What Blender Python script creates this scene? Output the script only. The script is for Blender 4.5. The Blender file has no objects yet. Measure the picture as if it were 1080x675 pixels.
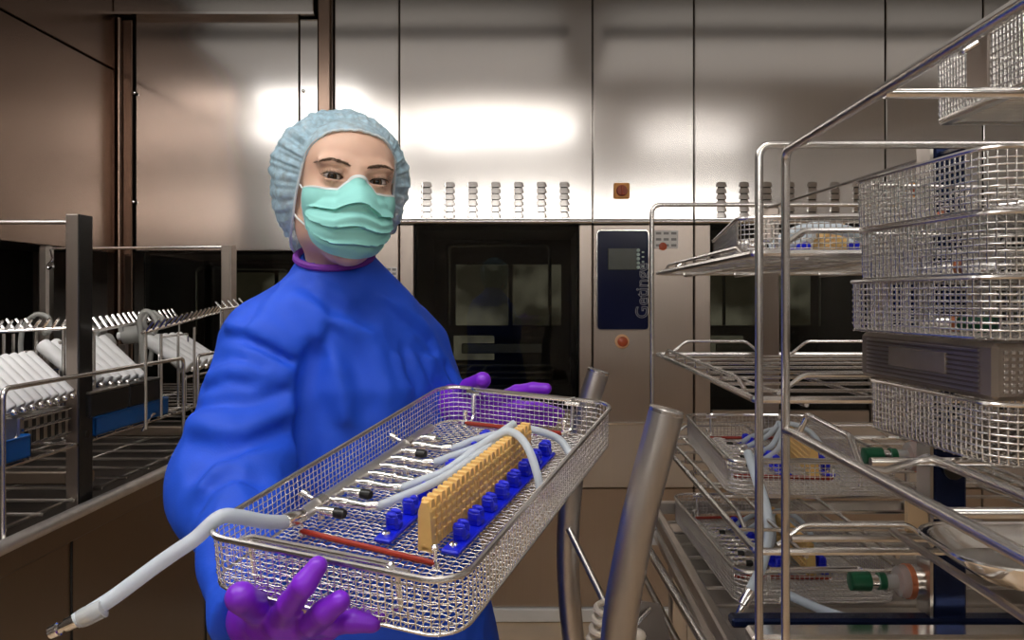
import bpy, math, random
import numpy as np
from mathutils import Vector, Matrix, Euler
random.seed(7)
COL = bpy.context.scene.collection
PI = math.pi
F, CX, CY, CH = 840.0, 565.0, 314.0, 1.35      # focal length in pixels, vanishing point, camera height


def P(px, py, y):
    """a point of the place at depth y that the camera sees at (px, py)"""
    return Vector(((px - CX) / F * y, y, CH + (CY - py) / F * y))


# ------------------------------------------------------------------ materials
def mat(name, col, rough=.5, metal=0., noise=None, bump=None, spec=None, trans=0., sss=0., emit=None, coat=0., stretch=None):
    m = bpy.data.materials.new(name)
    m.use_nodes = True
    nt = m.node_tree
    b = nt.nodes['Principled BSDF']
    b.inputs['Base Color'].default_value = (*col, 1)
    b.inputs['Roughness'].default_value = rough
    b.inputs['Metallic'].default_value = metal
    if spec is not None:
        b.inputs['Specular IOR Level'].default_value = spec
    if trans:
        b.inputs['Transmission Weight'].default_value = trans
    if sss:
        b.inputs['Subsurface Weight'].default_value = sss
        b.inputs['Subsurface Radius'].default_value = (.012, .005, .003)
    if coat:
        b.inputs['Coat Weight'].default_value = coat
        b.inputs['Coat Roughness'].default_value = .1
    if emit:
        b.inputs['Emission Color'].default_value = (*emit[0], 1)
        b.inputs['Emission Strength'].default_value = emit[1]
    tc = nt.nodes.new('ShaderNodeTexCoord')
    src = tc.outputs['Object']
    if stretch:
        mp = nt.nodes.new('ShaderNodeMapping')
        mp.inputs['Scale'].default_value = stretch
        nt.links.new(src, mp.inputs['Vector'])
        src = mp.outputs['Vector']
    if noise:
        sc, amt = noise
        n = nt.nodes.new('ShaderNodeTexNoise')
        n.inputs['Scale'].default_value = sc
        n.inputs['Detail'].default_value = 4
        nt.links.new(src, n.inputs['Vector'])
        r = nt.nodes.new('ShaderNodeValToRGB')
        r.color_ramp.elements[0].position = .3
        r.color_ramp.elements[1].position = .7
        r.color_ramp.elements[0].color = (*[max(0, c * (1 - amt)) for c in col], 1)
        r.color_ramp.elements[1].color = (*[min(1, c * (1 + amt)) for c in col], 1)
        nt.links.new(n.outputs['Fac'], r.inputs['Fac'])
        nt.links.new(r.outputs['Color'], b.inputs['Base Color'])
    if bump:
        sc, st, dist = bump
        n = nt.nodes.new('ShaderNodeTexNoise')
        n.inputs['Scale'].default_value = sc
        n.inputs['Detail'].default_value = 3
        nt.links.new(src, n.inputs['Vector'])
        bm = nt.nodes.new('ShaderNodeBump')
        bm.inputs['Strength'].default_value = st
        bm.inputs['Distance'].default_value = dist
        nt.links.new(n.outputs['Fac'], bm.inputs['Height'])
        nt.links.new(bm.outputs['Normal'], b.inputs['Normal'])
    return m


def brushed(name, col, rough, tint=.028):
    """brushed stainless sheet: fine vertical grain in colour and roughness, slow waviness of the sheet"""
    m = bpy.data.materials.new(name)
    m.use_nodes = True
    nt = m.node_tree
    b = nt.nodes['Principled BSDF']
    b.inputs['Metallic'].default_value = 1
    tc = nt.nodes.new('ShaderNodeTexCoord')
    mp = nt.nodes.new('ShaderNodeMapping')
    mp.inputs['Scale'].default_value = (420, 420, 1.2)
    nt.links.new(tc.outputs['Object'], mp.inputs['Vector'])
    n = nt.nodes.new('ShaderNodeTexNoise')
    n.inputs['Scale'].default_value = 1
    n.inputs['Detail'].default_value = 3
    nt.links.new(mp.outputs['Vector'], n.inputs['Vector'])
    r = nt.nodes.new('ShaderNodeValToRGB')
    r.color_ramp.elements[0].position = .25
    r.color_ramp.elements[1].position = .75
    r.color_ramp.elements[0].color = (*[c * (1 - tint) for c in col], 1)
    r.color_ramp.elements[1].color = (*[min(1, c * (1 + tint)) for c in col], 1)
    nt.links.new(n.outputs['Fac'], r.inputs['Fac'])
    nt.links.new(r.outputs['Color'], b.inputs['Base Color'])
    mr = nt.nodes.new('ShaderNodeMapRange')
    mr.inputs['To Min'].default_value = rough * .93
    mr.inputs['To Max'].default_value = rough * 1.08
    nt.links.new(n.outputs['Fac'], mr.inputs['Value'])
    nt.links.new(mr.outputs['Result'], b.inputs['Roughness'])
    n2 = nt.nodes.new('ShaderNodeTexNoise')
    n2.inputs['Scale'].default_value = 1.6
    n2.inputs['Detail'].default_value = 1
    nt.links.new(tc.outputs['Object'], n2.inputs['Vector'])
    bm = nt.nodes.new('ShaderNodeBump')
    bm.inputs['Strength'].default_value = .35
    bm.inputs['Distance'].default_value = .012
    nt.links.new(n2.outputs['Fac'], bm.inputs['Height'])
    nt.links.new(bm.outputs['Normal'], b.inputs['Normal'])
    return m


def glass_mat(name, tint, transp, rough=.02):
    """dark or clear sheet glass: mirror at grazing angles, tinted see-through otherwise"""
    m = bpy.data.materials.new(name)
    m.use_nodes = True
    nt = m.node_tree
    nt.nodes.clear()
    out = nt.nodes.new('ShaderNodeOutputMaterial')
    tr = nt.nodes.new('ShaderNodeBsdfTransparent')
    tr.inputs['Color'].default_value = (*[t * transp for t in tint], 1)
    gl = nt.nodes.new('ShaderNodeBsdfGlossy')
    gl.inputs['Roughness'].default_value = rough
    fr = nt.nodes.new('ShaderNodeFresnel')
    fr.inputs['IOR'].default_value = 1.5
    mx = nt.nodes.new('ShaderNodeMixShader')
    nt.links.new(fr.outputs['Fac'], mx.inputs['Fac'])
    nt.links.new(tr.outputs['BSDF'], mx.inputs[1])
    nt.links.new(gl.outputs['BSDF'], mx.inputs[2])
    nt.links.new(mx.outputs['Shader'], out.inputs['Surface'])
    return m


def sheer(name, col, alpha, rough=.6, bump=None, vor=None):
    """thin nonwoven or milky plastic: part diffuse, part translucent, a little see-through"""
    m = bpy.data.materials.new(name)
    m.use_nodes = True
    nt = m.node_tree
    nt.nodes.clear()
    out = nt.nodes.new('ShaderNodeOutputMaterial')
    pb = nt.nodes.new('ShaderNodeBsdfPrincipled')
    pb.inputs['Base Color'].default_value = (*col, 1)
    pb.inputs['Roughness'].default_value = rough
    tl = nt.nodes.new('ShaderNodeBsdfTranslucent')
    tl.inputs['Color'].default_value = (*col, 1)
    m1 = nt.nodes.new('ShaderNodeMixShader')
    m1.inputs['Fac'].default_value = .3
    nt.links.new(pb.outputs['BSDF'], m1.inputs[1])
    nt.links.new(tl.outputs['BSDF'], m1.inputs[2])
    tr = nt.nodes.new('ShaderNodeBsdfTransparent')
    m2 = nt.nodes.new('ShaderNodeMixShader')
    m2.inputs['Fac'].default_value = alpha
    nt.links.new(tr.outputs['BSDF'], m2.inputs[1])
    nt.links.new(m1.outputs['Shader'], m2.inputs[2])
    nt.links.new(m2.outputs['Shader'], out.inputs['Surface'])
    tc = nt.nodes.new('ShaderNodeTexCoord')
    if vor:
        n = nt.nodes.new('ShaderNodeTexNoise')
        n.inputs['Scale'].default_value = vor[0]
        n.inputs['Detail'].default_value = 5
        nt.links.new(tc.outputs['Object'], n.inputs['Vector'])
        mr = nt.nodes.new('ShaderNodeMapRange')
        mr.inputs['From Min'].default_value = .35
        mr.inputs['From Max'].default_value = .65
        mr.inputs['To Min'].default_value = alpha - vor[1]
        mr.inputs['To Max'].default_value = min(1, alpha + vor[1])
        nt.links.new(n.outputs['Fac'], mr.inputs['Value'])
        nt.links.new(mr.outputs['Result'], m2.inputs['Fac'])
    if bump:
        n = nt.nodes.new('ShaderNodeTexNoise')
        n.inputs['Scale'].default_value = bump[0]
        nt.links.new(tc.outputs['Object'], n.inputs['Vector'])
        bm = nt.nodes.new('ShaderNodeBump')
        bm.inputs['Strength'].default_value = bump[1]
        bm.inputs['Distance'].default_value = bump[2]
        nt.links.new(n.outputs['Fac'], bm.inputs['Height'])
        nt.links.new(bm.outputs['Normal'], pb.inputs['Normal'])
    return m


M = {}
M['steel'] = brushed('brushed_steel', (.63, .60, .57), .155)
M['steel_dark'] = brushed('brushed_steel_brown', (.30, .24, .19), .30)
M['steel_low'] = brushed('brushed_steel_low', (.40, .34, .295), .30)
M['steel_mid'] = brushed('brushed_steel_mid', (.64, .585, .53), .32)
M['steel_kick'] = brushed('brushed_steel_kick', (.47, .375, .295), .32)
M['steel_reflect_brown'] = brushed('brushed_steel_reflect_brown', (.25, .175, .135), .24)  # brown reflections put into the colour of plain stainless
M['seam'] = mat('seam_shadow_gap', (.03, .025, .02), .7)
M['chrome'] = mat('polished_steel', (.88, .86, .84), .16, 1, noise=(30, .05))
M['wire'] = mat('steel_wire', (.90, .88, .85), .27, 1, noise=(60, .08))
M['pipe'] = mat('satin_pipe', (.78, .76, .73), .36, 1, noise=(40, .05))
M['rod'] = mat('steel_rod', (.72, .69, .66), .26, 1, noise=(25, .06))
M['rod_dark'] = mat('steel_rod_dull', (.52, .48, .44), .3, 1, noise=(25, .08))
M['tube_steel'] = mat('satin_steel_tube', (.56, .525, .495), .36, 1, noise=(90, .07), stretch=(1, 1, .05))
M['black'] = mat('black_plastic', (.012, .011, .010), .35, noise=(20, .2))
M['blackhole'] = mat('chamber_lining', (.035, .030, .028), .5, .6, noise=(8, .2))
M['dark_rub'] = mat('dark_rubber', (.02, .02, .022), .6, noise=(30, .2))
M['glass_dark'] = glass_mat('tinted_door_glass', (.62, .64, .60), .8)
M['panel_blue'] = mat('dark_blue_panel', (.004, .007, .036), .16, spec=.25, noise=(5, .15))
M['lcd'] = mat('olive_display', (.035, .040, .028), .25, noise=(12, .1))
M['white'] = mat('white_plastic', (.92, .91, .90), .35, noise=(30, .04))
M['paper'] = mat('label_paper', (.78, .76, .73), .7, noise=(40, .05))
M['ink'] = mat('grey_print', (.30, .29, .28), .7, noise=(40, .1))
M['lettering'] = mat('pale_lettering', (.55, .57, .62), .5, noise=(40, .05))
M['led'] = mat('grey_indicator', (.35, .45, .42), .4, noise=(30, .1))
M['orange'] = mat('orange_switch_plate', (.95, .42, .10), .4, noise=(30, .08))
M['redknob'] = mat('red_brown_knob', (.42, .07, .02), .35, noise=(30, .1))
M['beige_ring'] = mat('peach_ring', (.80, .46, .25), .4, noise=(30, .05))
M['floor'] = mat('tan_floor', (.66, .48, .31), .28, noise=(5, .12), bump=(80, .1, .002))
M['ceil'] = mat('ceiling_white', (.62, .60, .58), .8, noise=(3, .04))
M['wall_b'] = mat('brown_wall', (.44, .405, .37), .5, noise=(3, .12))
M['wall_d'] = mat('dark_brown_wall', (.075, .055, .043), .5, noise=(3, .12))
M['wall_c'] = mat('grey_wall', (.66, .63, .60), .5, noise=(3, .1))
M['lamp'] = mat('lamp_diffuser', (.9, .9, .9), .5, emit=((1, .98, .96), 6.0))
M['lamp_up'] = mat('lamp_uplight', (.9, .9, .9), .5, emit=((1, .98, .96), 4))
M['added_lamp_dim'] = mat('added_dim_diffuser', (.9, .9, .9), .5, emit=((1, .96, .92), .22))
M['added_pane_lit'] = mat('added_lit_pane', (.9, .9, .9), .5, emit=((1, .97, .93), 9))
M['gown'] = mat('blue_nonwoven_gown', (.015, .090, .70), .60, noise=(7, .10), bump=(420, .25, .0012), spec=.35)
M['gown_inside'] = mat('purple_collar_band', (.19, .03, .36), .65, noise=(30, .1), bump=(300, .2, .001))
M['glove'] = mat('purple_nitrile', (.24, .022, .70), .38, noise=(18, .12), bump=(70, .18, .0012))
M['mask'] = mat('mint_mask', (.34, .80, .74), .75, noise=(14, .05), bump=(600, .15, .0006))
M['mask_white'] = mat('white_mask_binding', (.80, .86, .86), .7, noise=(60, .05), bump=(500, .2, .0006))
M['cap'] = sheer('light_blue_cap', (.52, .75, .88), .84, .6, bump=(240, .6, .0015), vor=(90, .2))
M['cap_edge'] = mat('cap_elastic', (.66, .78, .84), .7, noise=(80, .08), bump=(300, .4, .001))
M['hair'] = mat('dark_brown_hair', (.060, .036, .022), .5, noise=(60, .3))
M['brow'] = mat('brown_brow_hair', (.12, .072, .045), .6, noise=(60, .2))
M['hose'] = sheer('milky_silicone', (.82, .885, .94), .86, .28)
M['hose_grey'] = sheer('cloudy_grey_hose', (.55, .54, .50), .85, .35)
M['yellow'] = mat('ochre_silicone', (.97, .61, .215), .42, noise=(25, .06), sss=.08)
M['blue_sil'] = mat('blue_silicone', (.008, .018, .72), .34, noise=(25, .1))
M['red'] = mat('red_silicone', (.34, .028, .012), .42, noise=(25, .1))
M['green'] = mat('green_sleeve', (.006, .085, .035), .4, noise=(25, .1))
M['copper'] = mat('copper_seal', (.55, .17, .07), .35, .3, noise=(25, .1))
M['clear'] = sheer('clear_plastic', (.75, .76, .74), .45, .15)
M['blue_tray'] = mat('blue_tray_plastic', (.004, .10, .36), .4, noise=(12, .1))
M['blue_reflect'] = mat('dark_bar_blue_reflect', (.012, .022, .075), .26, .75, noise=(6, .2))  # blue reflection painted into the colour of the dark bars
M['case'] = mat('dull_steel_case', (.30, .25, .21), .4, .8, noise=(40, .1))
M['bench'] = mat('dark_bench_top', (.075, .06, .05), .3, .7, noise=(8, .15))
M['tan_plate'] = mat('tan_plate', (.50, .36, .22), .45, .3, noise=(12, .1))
M['cream'] = mat('cream_cable', (.72, .63, .52), .5, noise=(30, .06))
M['shoe'] = mat('white_clog', (.7, .7, .7), .5, noise=(20, .05))
M['trousers'] = mat('blue_scrub_trousers', (.05, .16, .35), .8, noise=(20, .08))


def skin_material():
    m = mat('skin', (.78, .50, .365), .48, noise=(22, .05), sss=.14, bump=(900, .06, .0004))
    return m


M['skin'] = skin_material()


def eye_material():
    m = bpy.data.materials.new('eye_surface')
    m.use_nodes = True
    nt = m.node_tree
    b = nt.nodes['Principled BSDF']
    b.inputs['Roughness'].default_value = .12
    tc = nt.nodes.new('ShaderNodeTexCoord')
    sp = nt.nodes.new('ShaderNodeSeparateXYZ')
    cb = nt.nodes.new('ShaderNodeCombineXYZ')
    nt.links.new(tc.outputs['Object'], sp.inputs[0])
    nt.links.new(sp.outputs['X'], cb.inputs['X'])
    nt.links.new(sp.outputs['Z'], cb.inputs['Z'])
    ln = nt.nodes.new('ShaderNodeVectorMath')
    ln.operation = 'LENGTH'
    nt.links.new(cb.outputs[0], ln.inputs[0])
    mr = nt.nodes.new('ShaderNodeMapRange')
    mr.inputs['From Max'].default_value = .012
    nt.links.new(ln.outputs['Value'], mr.inputs['Value'])
    r = nt.nodes.new('ShaderNodeValToRGB')
    e = r.color_ramp.elements
    e[0].position = 0
    e[0].color = (.004, .003, .003, 1)
    e[1].position = .22
    e[1].color = (.004, .003, .003, 1)
    for p, c in ((.26, (.085, .045, .022)), (.42, (.06, .032, .017)), (.50, (.015, .01, .008)), (.56, (.55, .50, .47)), (1, (.55, .45, .42))):
        x = e.new(p)
        x.color = (*c, 1)
    nt.links.new(mr.outputs['Result'], r.inputs['Fac'])
    nt.links.new(r.outputs['Color'], b.inputs['Base Color'])
    return m


M['eye'] = eye_material()


# ------------------------------------------------------------------ mesh builder
def wmat(o):
    m = Matrix(o.matrix_basis)
    while o.parent is not None:
        o = o.parent
        m = o.matrix_basis @ m
    return m


class MB:
    def __init__(s):
        s.v, s.f = [], []

    def add(s, vs, fs):
        b = len(s.v)
        s.v.extend([tuple(v) for v in vs])
        s.f.extend([tuple(b + i for i in f) for f in fs])
        return s

    def box(s, c, d, R=None, bev=0.0):
        c = Vector(c)
        h = Vector(d) / 2
        if bev <= 0:
            vs = [Vector((x * h.x, y * h.y, z * h.z)) for x in (-1, 1) for y in (-1, 1) for z in (-1, 1)]
            fs = [(0, 1, 3, 2), (4, 6, 7, 5), (0, 4, 5, 1), (2, 3, 7, 6), (0, 2, 6, 4), (1, 5, 7, 3)]
        else:
            bev = min(bev, .49 * min(d))
            vs, idx = [], {}
            for x in (-1, 1):
                for y in (-1, 1):
                    for z in (-1, 1):
                        for a in range(3):
                            q = [x * (h.x - bev), y * (h.y - bev), z * (h.z - bev)]
                            q[a] = (x, y, z)[a] * h[a]
                            idx[(x, y, z, a)] = len(vs)
                            vs.append(Vector(q))
            fs = []
            for a in range(3):
                b1, c1 = (a + 1) % 3, (a + 2) % 3
                for sg in (-1, 1):
                    loop = []
                    for (p, q) in ((-1, -1), (1, -1), (1, 1), (-1, 1)):
                        k = [0, 0, 0]
                        k[a], k[b1], k[c1] = sg, p, q
                        loop.append(idx[(*k, a)])
                    fs.append(tuple(loop if sg > 0 else loop[::-1]))
                for p in (-1, 1):
                    for q in (-1, 1):
                        k0, k1 = [0, 0, 0], [0, 0, 0]
                        k0[a], k0[b1], k0[c1] = -1, p, q
                        k1[a], k1[b1], k1[c1] = 1, p, q
                        l = [idx[(*k0, b1)], idx[(*k1, b1)], idx[(*k1, c1)], idx[(*k0, c1)]]
                        fs.append(tuple(l if p * q > 0 else l[::-1]))
            for x in (-1, 1):
                for y in (-1, 1):
                    for z in (-1, 1):
                        l = [idx[(x, y, z, a)] for a in range(3)]
                        fs.append(tuple(l if x * y * z > 0 else l[::-1]))
        if R is not None:
            vs = [R @ v for v in vs]
        return s.add([v + c for v in vs], fs)

    def tube(s, pts, r, n=8, closed=False, caps=True):
        pts = [Vector(p) for p in pts]
        N = len(pts)
        rr = r if isinstance(r, (list, tuple)) else [r] * N
        tg = []
        for i in range(N):
            a = pts[(i - 1) % N] if (closed or i > 0) else pts[i]
            b = pts[(i + 1) % N] if (closed or i < N - 1) else pts[i]
            t = b - a
            tg.append(t.normalized() if t.length > 1e-9 else Vector((0, 0, 1)))
        up = Vector((0, 0, 1)) if abs(tg[0].z) < .9 else Vector((1, 0, 0))
        u = (up - tg[0] * up.dot(tg[0])).normalized()
        vs, us = [], []
        for i in range(N):
            u = (u - tg[i] * u.dot(tg[i]))
            u = u.normalized() if u.length > 1e-6 else tg[i].orthogonal().normalized()
            w = tg[i].cross(u)
            sc = 1.0
            if (0 < i < N - 1) or closed:
                a = (pts[i] - pts[(i - 1) % N])
                if a.length > 1e-9:
                    cs = max(.4, min(1, a.normalized().dot(tg[i])))
                    sc = 1 / cs
            for k in range(n):
                an = 2 * PI * k / n
                vs.append(pts[i] + (u * math.cos(an) + w * math.sin(an)) * rr[i] * (sc if sc < 1.6 else 1.6))
        fs = []
        for i in range(N if closed else N - 1):
            j = (i + 1) % N
            for k in range(n):
                k2 = (k + 1) % n
                fs.append((i * n + k, i * n + k2, j * n + k2, j * n + k))
        if caps and not closed:
            fs.append(tuple(range(n))[::-1])
            fs.append(tuple((N - 1) * n + k for k in range(n)))
        return s.add(vs, fs)

    def lathe(s, prof, origin, axis, n=16):
        """prof: list of (distance along the axis, radius)"""
        o = Vector(origin)
        a = Vector(axis).normalized()
        pts = [o + a * d for d, _ in prof]
        u = a.orthogonal().normalized()
        w = a.cross(u)
        vs = []
        for (d, r), p in zip(prof, pts):
            for k in range(n):
                an = 2 * PI * k / n
                vs.append(p + (u * math.cos(an) + w * math.sin(an)) * max(r, 1e-5))
        fs = []
        for i in range(len(prof) - 1):
            for k in range(n):
                k2 = (k + 1) % n
                fs.append((i * n + k, i * n + k2, (i + 1) * n + k2, (i + 1) * n + k))
        fs.append(tuple(range(n))[::-1])
        fs.append(tuple((len(prof) - 1) * n + k for k in range(n)))
        return s.add(vs, fs)

    def ball(s, c, r, n=12, R=None):
        c = Vector(c)
        r = Vector(r) if not isinstance(r, (int, float)) else Vector((r, r, r))
        m = n // 2
        vs, fs = [Vector((0, 0, r.z))], []
        for i in range(1, m):
            th = PI * i / m
            for k in range(n):
                ph = 2 * PI * k / n
                vs.append(Vector((r.x * math.sin(th) * math.cos(ph), r.y * math.sin(th) * math.sin(ph), r.z * math.cos(th))))
        vs.append(Vector((0, 0, -r.z)))
        for k in range(n):
            k2 = (k + 1) % n
            fs.append((0, 1 + k, 1 + k2))
            fs.append((len(vs) - 1, 1 + (m - 2) * n + k2, 1 + (m - 2) * n + k))
            for i in range(m - 2):
                fs.append((1 + i * n + k, 1 + (i + 1) * n + k, 1 + (i + 1) * n + k2, 1 + i * n + k2))
        if R is not None:
            vs = [R @ v for v in vs]
        return s.add([v + c for v in vs], fs)

    def prism(s, poly, t, T):
        """poly: 2D outline extruded by t along local z, placed by the matrix T"""
        n = len(poly)
        vs = [T @ Vector((x, y, 0)) for x, y in poly] + [T @ Vector((x, y, t)) for x, y in poly]
        fs = [tuple(range(n))[::-1], tuple(range(n, 2 * n))]
        fs += [(i, (i + 1) % n, n + (i + 1) % n, n + i) for i in range(n)]
        return s.add(vs, fs)

    def build(s, name, m, parent=None, world=False, smooth=True, label=None, kind=None, ang=40):
        vs = s.v
        if world and parent is not None:
            inv = wmat(parent).inverted()
            vs = [inv @ Vector(v) for v in vs]
        me = bpy.data.meshes.new(name)
        me.from_pydata([tuple(v) for v in vs], [], s.f)
        me.materials.append(M[m] if isinstance(m, str) else m)
        me.validate()
        me.update()
        if smooth and len(me.polygons):
            me.polygons.foreach_set('use_smooth', [True] * len(me.polygons))
            if ang is not None:
                me.set_sharp_from_angle(angle=math.radians(ang))
        o = bpy.data.objects.new(name, me)
        COL.objects.link(o)
        if parent is not None:
            o.parent = parent
        if label:
            o['label'] = label
        if kind:
            o['kind'] = kind
        return o


def fillet(pts, r, n=5, closed=False):
    """round the corners of a polyline"""
    pts = [Vector(p) for p in pts]
    out = []
    N = len(pts)
    for i, p in enumerate(pts):
        if not closed and i in (0, N - 1):
            out.append(p)
            continue
        a, b = pts[(i - 1) % N], pts[(i + 1) % N]
        d1, d2 = (a - p), (b - p)
        q = min(r, d1.length * .48, d2.length * .48)
        p1, p2 = p + d1.normalized() * q, p + d2.normalized() * q
        for k in range(n + 1):
            t = k / n
            out.append(p1 * (1 - t) ** 2 + p * 2 * t * (1 - t) + p2 * t * t)
    return out


def spline(pts, n=8):
    """smooth curve through the points"""
    pts = [Vector(p) for p in pts]
    q = [pts[0] * 2 - pts[1]] + pts + [pts[-1] * 2 - pts[-2]]
    out = []
    for i in range(1, len(q) - 2):
        for k in range(n):
            t = k / n
            a, b, c, d = q[i - 1], q[i], q[i + 1], q[i + 2]
            out.append(.5 * ((2 * b) + (c - a) * t + (2 * a - 5 * b + 4 * c - d) * t * t + (3 * b - a - 3 * c + d) * t ** 3))
    out.append(pts[-1])
    return out


def tag(o, label, cat, group=None):
    o['label'] = label
    o['category'] = cat
    if group:
        o['group'] = group
    return o


def thing(name, label, cat, loc=(0, 0, 0), rot=None, group=None):
    o = bpy.data.objects.new(name, None)
    o.empty_display_size = .05
    COL.objects.link(o)
    m = Matrix.Translation(loc)
    if rot is not None:
        m = m @ (rot.to_4x4() if not isinstance(rot, (int, float)) else Matrix.Rotation(rot, 4, 'Z'))
    o.matrix_basis = m
    return tag(o, label, cat, group)


def kids(o):
    return [c for c in bpy.data.objects if c.parent == o]


def clone(root, mtx, label, group=None):
    """a copy of a thing with its parts and their sub-parts, sharing mesh data"""
    def cp(o, par):
        c = o.copy()
        COL.objects.link(c)
        c.parent = par
        for ch in kids(o):
            cp(ch, c)
        return c
    r = cp(root, None)
    r.matrix_basis = mtx
    r['label'] = label
    if group:
        r['group'] = group
    return r


def struct(o):
    o['kind'] = 'structure'
    return o
# ------------------------------------------------------------------ the room
YW = 3.32                                   # plane of the washer fronts


def slab(name, lo, hi, m, bev=0):
    lo, hi = Vector(lo), Vector(hi)
    return struct(MB().box((lo + hi) / 2, hi - lo, bev=bev).build(name, m, smooth=False))


slab('floor', (-3.3, -3.1, -.1), (3.3, 4.1, 0), 'floor')
slab('ceiling', (-3.3, -3.1, 2.8), (3.3, 4.1, 2.9), 'ceil')
slab('wall_back', (-3.3, 4.0, 0), (3.3, 4.1, 2.8), 'wall_b')
slab('wall_right', (3.2, -3.1, 0), (3.3, 4.0, 2.8), 'wall_c')
slab('wall_outer_left', (-3.3, -3.1, 0), (-3.2, 4.0, 2.8), 'wall_d')
# wall behind the camera with lit panes added for the steel's lower highlight band
slab('wall_front', (-3.2, -3.1, 0), (3.2, -3.0, 2.28), 'wall_b')
slab('wall_front_lintel', (-3.2, -3.1, 2.52), (3.2, -3.0, 2.8), 'wall_b')
for i, (x0, x1) in enumerate(((-2.9, -1.2), (-1.0, .7), (.9, 2.6))):
    w = MB().box(((x0 + x1) / 2, -3.06, 2.40), (x1 - x0, .02, .24)).build('added_pane_%d' % (i + 1), 'added_pane_lit', smooth=False)
    struct(w)
    f = MB()
    for zz in (2.285, 2.515):
        f.box(((x0 + x1) / 2, -3.03, zz), (x1 - x0 + .03, .05, .03))
    for xx in (x0, x1):
        f.box((xx, -3.03, 2.40), (.03, .05, .24))
    f.build('added_pane_frame', 'white', w, smooth=False)
for i, (x0, x1) in enumerate(((-3.2, -2.9), (-1.2, -1.0), (.7, .9), (2.6, 3.2))):
    slab('wall_front_pier', (x0, -3.1, 2.28), (x1, -3.0, 2.52), 'wall_b')

# left wall: steel cladding of the machine there, a dark hatch below
XL = -1.76
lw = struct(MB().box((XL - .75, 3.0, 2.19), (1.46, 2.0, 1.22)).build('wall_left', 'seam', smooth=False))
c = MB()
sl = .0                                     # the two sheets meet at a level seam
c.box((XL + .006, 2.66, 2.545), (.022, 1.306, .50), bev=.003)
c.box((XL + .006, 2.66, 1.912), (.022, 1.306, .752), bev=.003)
c.build('cladding_sheet', 'steel_reflect_brown', lw, smooth=False)
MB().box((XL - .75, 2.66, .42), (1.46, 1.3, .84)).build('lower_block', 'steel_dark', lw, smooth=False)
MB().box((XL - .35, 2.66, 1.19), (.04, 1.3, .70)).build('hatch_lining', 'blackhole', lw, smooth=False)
MB().box((XL + .004, 3.305, 1.40), (.028, .03, 2.8)).build('corner_strip', 'steel_reflect_brown', lw, smooth=False)

# ceiling luminaires; the last three are added to brighten rack and washers
for k, (x, y, sx, sy, lab) in enumerate((
        (-1.63, .30, 1.25, .52, 'suspended luminaire above the front of the left rack'),
        (-.30, .30, 1.25, .52, 'suspended luminaire above the woman and the held basket'),
        (1.30, .06, .9, .26, 'suspended luminaire above the near right rack'),
        (-1.45, 1.50, .70, .34, 'suspended luminaire added to brighten the back of the left rack'),
        (-.95, 2.30, 2.2, .75, 'suspended dim luminaire added to lighten the left washer fronts'),
        (1.45, 2.30, 2.2, .75, 'suspended dim luminaire added to lighten the right washer fronts'))):
    t = thing('suspended_luminaire', 'white rectangular ' + lab, 'lamp', (x, y, 2.70), group='suspended luminaires')
    f = MB()
    for sg in (-1, 1):
        f.box((sg * sx / 2, 0, -.03), (.03, sy + .03, .06), bev=.004)
        f.box((0, sg * sy / 2, -.03), (sx + .03, .03, .06), bev=.004)
    f.build('lamp_frame', 'white', t, smooth=False)
    MB().box((0, 0, -.035), (sx - .03, sy - .03, .01)).build('diffuser', 'lamp' if k < 4 else 'added_lamp_dim', t, smooth=False)
    MB().box((0, 0, -.012), (sx - .03, sy - .03, .008)).build('upper_diffuser', 'lamp_up' if k < 3 else 'added_lamp_dim', t, smooth=False)  # upward glow added to brighten the ceiling
    for sg in (-1, 1):
        MB().tube([(sg * sx * .42, 0, -.004), (sg * sx * .42, 0, .10)], .006, 8).build('suspension_rod', 'white', t)


# ------------------------------------------------------------------ washer-disinfectors along the back
def wx(px):
    return (px - CX) / F * YW


def wz(py):
    return CH + (CY - py) / F * YW


def panel(t, name, x0, x1, z0, z1, m, d=.02, y=YW, gap=.0025, bev=.003, **k):
    return MB().box(((x0 + x1) / 2, y + d / 2, (z0 + z1) / 2), (x1 - x0 - 2 * gap, d, z1 - z0 - 2 * gap), bev=bev).build(name, m, t, world=True, smooth=False, **k)


def vent_column(t, x, zs, w=.046):
    b = MB()
    for z in zs:
        # a pressed louvre: rounded hood, open below
        n, hh, pr = 10, .0220, .0028
        vs, fs = [], []
        for q in (0, .35, .7, 1.0):
            for i in range(n + 1):
                u = -1 + 2 * i / n
                e = max(.0, 1 - abs(u) ** 4) ** .5
                zt = -hh * .5 + hh * (.25 + .75 * e)
                vs.append((x + u * w / 2, YW - .0008 - pr * q * min(1, e * 1.6), z + zt + (-hh * .5 - zt) * q))
        for r in range(3):
            for i in range(n):
                a = r * (n + 1) + i
                fs.append((a, a + n + 1, a + n + 2, a + 1))
        b.add(vs, fs)
    o = b.build('vent', 'steel', t, world=True)
    MB().box((x, YW - .0002, (zs[0] + zs[-1]) / 2 - .003), (w * .66, .0012, zs[0] - zs[-1] + .020)).build('vent_shade_strip', 'seam', o, world=True, smooth=False)  # dark strip painted as the shade below each hood


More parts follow.
